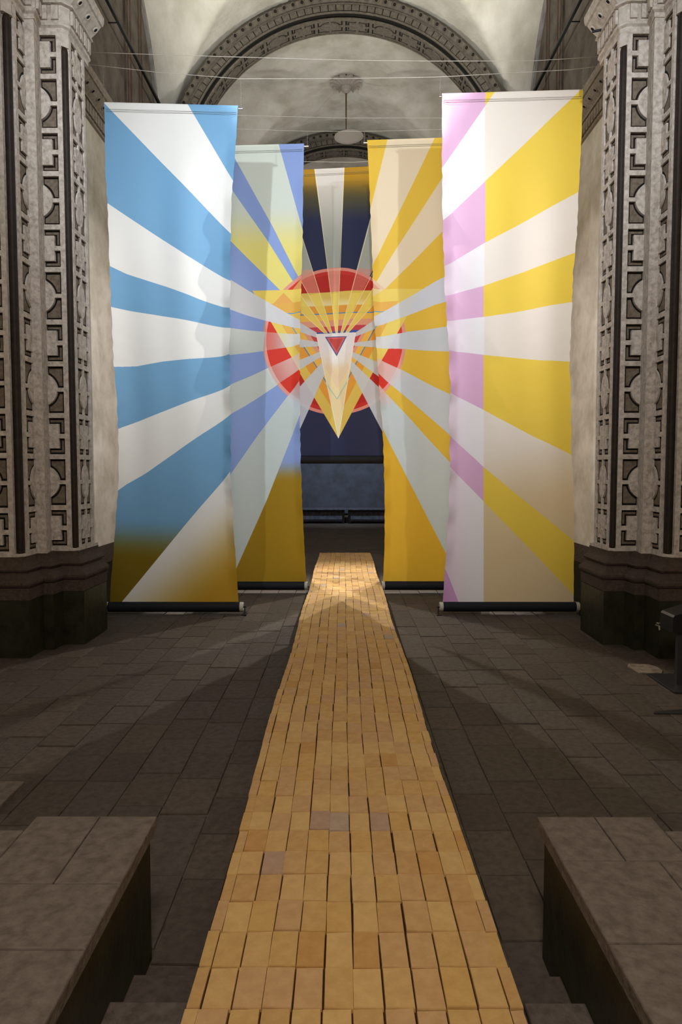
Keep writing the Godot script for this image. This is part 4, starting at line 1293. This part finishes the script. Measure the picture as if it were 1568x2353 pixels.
func print_centre(c: Canvas) -> void:
	c.fade([-1.897,9.699,1.593,9.693,1.605,7.741,-1.91,7.745],Color("a57c1e"),Color("4a4634"),Vector2(-0.20,9.31),Vector2(-0.20,8.70),1,1)
	c.fade([-1.902,8.921,1.598,8.916,1.606,7.544,-1.911,7.548],Color("262c4c"),Color("262c4c"),Vector2(-0.20,8.80),Vector2(-0.20,8.19),0,1)
	c.fill([-1.104,8.333,-0.935,7.822,-0.66,6.954,-0.264,5.705,-0.314,5.705,-0.988,6.905,-1.408,7.646],Color("a6aca4"))
	c.fade([-0.7,9.6,0.023,9.599,-0.105,6.954,-0.142,5.705,-0.185,5.705,-0.344,6.954],Color("cfcac4"),Color("a6aca4"),Vector2(-0.33,9.40),Vector2(-0.33,7.35),1,1)
	c.fill([0.897,9.267,0.6,8.282,0.247,6.953,-0.072,5.705,-0.023,5.705,0.573,6.953,1.102,7.997],Color("a6aca4"))
	c.fill(disc(-0.18,5.51,1.690),Color("e08f82"),1)
	c.fill(disc(-0.18,5.51,1.619),Color("c62f28"),1)
	c.fill(disc(-0.18,5.51,1.538),Color("b8261f"),1)
	c.fill([-1.108,7.123,-0.726,7.172,-0.264,5.705,-0.314,5.705],Color("e6a08c"),0.62)
	c.fill([-0.373,7.181,-0.092,7.181,-0.142,5.705,-0.185,5.705],Color("ecb09c"),0.75)
	c.fill([0.301,7.171,0.683,7.17,-0.023,5.705,-0.072,5.705],Color("d98f86"),0.55)
	c.fill([-2.089,6.569,1.701,6.734,-0.123,3.274],Color("e0c45c"))
	c.fade([-1.01,6.598,0.755,6.675,0.756,6.368,-1.01,6.32],Color("f0e6c0"),Color("f0e6c0"),Vector2(-0.20,6.56),Vector2(-0.20,6.34),0,0.75)
	c.fill([-1.738,6.281,1.23,6.377,-0.128,3.751],Color("e4a13a"))
	c.fill([-1.385,6.111,0.928,6.199,-0.153,4.186],Color("ecbc54"))
	c.fill([-1.093,5.961,0.686,6.05,-0.148,4.498],Color("dfa084"))
	c.fill([-0.881,5.832,0.525,5.9,-0.148,4.649],Color("c6454e"))
	c.fill([-0.648,5.722,0.353,5.781,-0.153,4.91],Color("434fa8"))
	c.line([-1.385,6.111,0.928,6.199],0.024,Color("4f86bd"))
	c.line([-1.385,6.111,-0.153,4.186],0.024,Color("4f86bd"))
	c.line([0.928,6.199,-0.153,4.186],0.024,Color("4f86bd"))
	c.fill([-1,6.582,-0.991,6.195,-0.449,5.706,-0.375,5.705],Color("ecd666"),0.9)
	c.fill([-0.8,6.57,-0.557,6.631,-0.264,5.705,-0.314,5.705],Color("ecd666"),0.9)
	c.fill([-0.3,6.605,-0.115,6.63,-0.142,5.705,-0.185,5.705],Color("ecd666"),0.9)
	c.fill([0.158,6.605,0.418,6.63,-0.023,5.705,-0.072,5.705],Color("ecd666"),0.9)
	c.fill([0.69,6.765,0.701,6.371,0.105,5.705,0.039,5.705],Color("ecd666"),0.9)
	c.line([-0.991,6.195,-0.449,5.706],0.011,Color("f3e6b4"))
	c.line([-1,6.582,-0.375,5.705],0.011,Color("f3e6b4"))
	c.line([-0.988,6.905,-0.314,5.705],0.011,Color("f3e6b4"))
	c.line([-1.498,9.602,-0.264,5.705],0.011,Color("f3e6b4"))
	c.line([-0.68,9.6,-0.185,5.705],0.011,Color("f3e6b4"))
	c.line([0.018,9.599,-0.142,5.705],0.011,Color("f3e6b4"))
	c.line([0.946,9.5,-0.072,5.705],0.011,Color("f3e6b4"))
	c.line([1.301,8.33,-0.023,5.705],0.011,Color("f3e6b4"))
	c.line([0.905,7.101,0.039,5.705],0.011,Color("f3e6b4"))
	c.line([0.906,6.606,0.105,5.705],0.011,Color("f3e6b4"))
	c.fill([-1.314,6.121,-0.997,5.941,-0.63,5.725,-0.623,5.604,-0.992,5.732,-1.316,5.842],Color("c8d2dd"),0.93)
	c.fill([-1.317,5.622,-0.993,5.572,-0.6,5.508,-0.583,5.406,-0.985,5.387,-1.318,5.372],Color("c8d2dd"),0.93)
	c.fill([-1.32,4.971,-0.986,5.112,-0.548,5.282,-0.528,5.161,-0.981,4.901,-1.321,4.7],Color("c8d2dd"),0.93)
	c.fill([-1.323,4.146,-1.007,4.498,-0.508,5.035,-0.441,4.77,-1,3.541,-1.329,2.837],Color("c8d2dd"),0.93)
	c.fill([1.109,6.298,0.724,6.023,0.282,5.721,0.262,5.615,0.727,5.81,1.11,5.97],Color("c8d2dd"),0.93)
	c.fill([1.112,5.621,0.748,5.561,0.242,5.481,0.229,5.411,0.759,5.386,1.113,5.371],Color("c8d2dd"),0.93)
	c.fill([1.115,4.93,0.798,5.05,0.209,5.265,0.192,5.154,0.82,4.709,1.117,4.498],Color("c8d2dd"),0.93)
	c.fill([1.118,4.185,0.833,4.457,0.162,5.081,0.152,4.86,0.907,3.436,1.123,3.03],Color("c8d2dd"),0.93)
	c.fade([-0.638,5.692,0.277,5.717,-0.123,3.274],Color("ecebee"),Color("efe2b4"),Vector2(-0.15,5.36),Vector2(-0.15,4.71),0.97,0.93)
	c.fill([-0.386,5.041,-0.153,4.679,0.08,5.041,0.131,4.91,-0.153,4.428,-0.427,4.911],Color("e8c8b4"),0.4)
	c.line([-0.437,4.579,-0.153,4.186],0.02,Color("a9cdbb"))
	c.line([0.131,4.659,-0.153,4.186],0.02,Color("a9cdbb"))
	c.line([-0.638,5.692,-0.123,3.274],0.014,Color("f6f2e4"))
	c.line([0.277,5.717,-0.123,3.274],0.014,Color("f6f2e4"))
	c.fade([-0.385,5.602,0.07,5.601,-0.001,4.86,-0.285,4.86],Color("f4f3f2"),Color("f4f3f2"),Vector2(-0.15,5.14),Vector2(-0.15,4.86),0.9,0)
	c.fill([-0.436,5.625,0.076,5.627,-0.163,5.171],Color("4c6796"))
	c.fill([-0.395,5.607,0.038,5.609,-0.163,5.221],Color("d9606a"))
	c.fill([-0.335,5.572,-0.021,5.571,-0.163,5.291],Color("c04a42"))
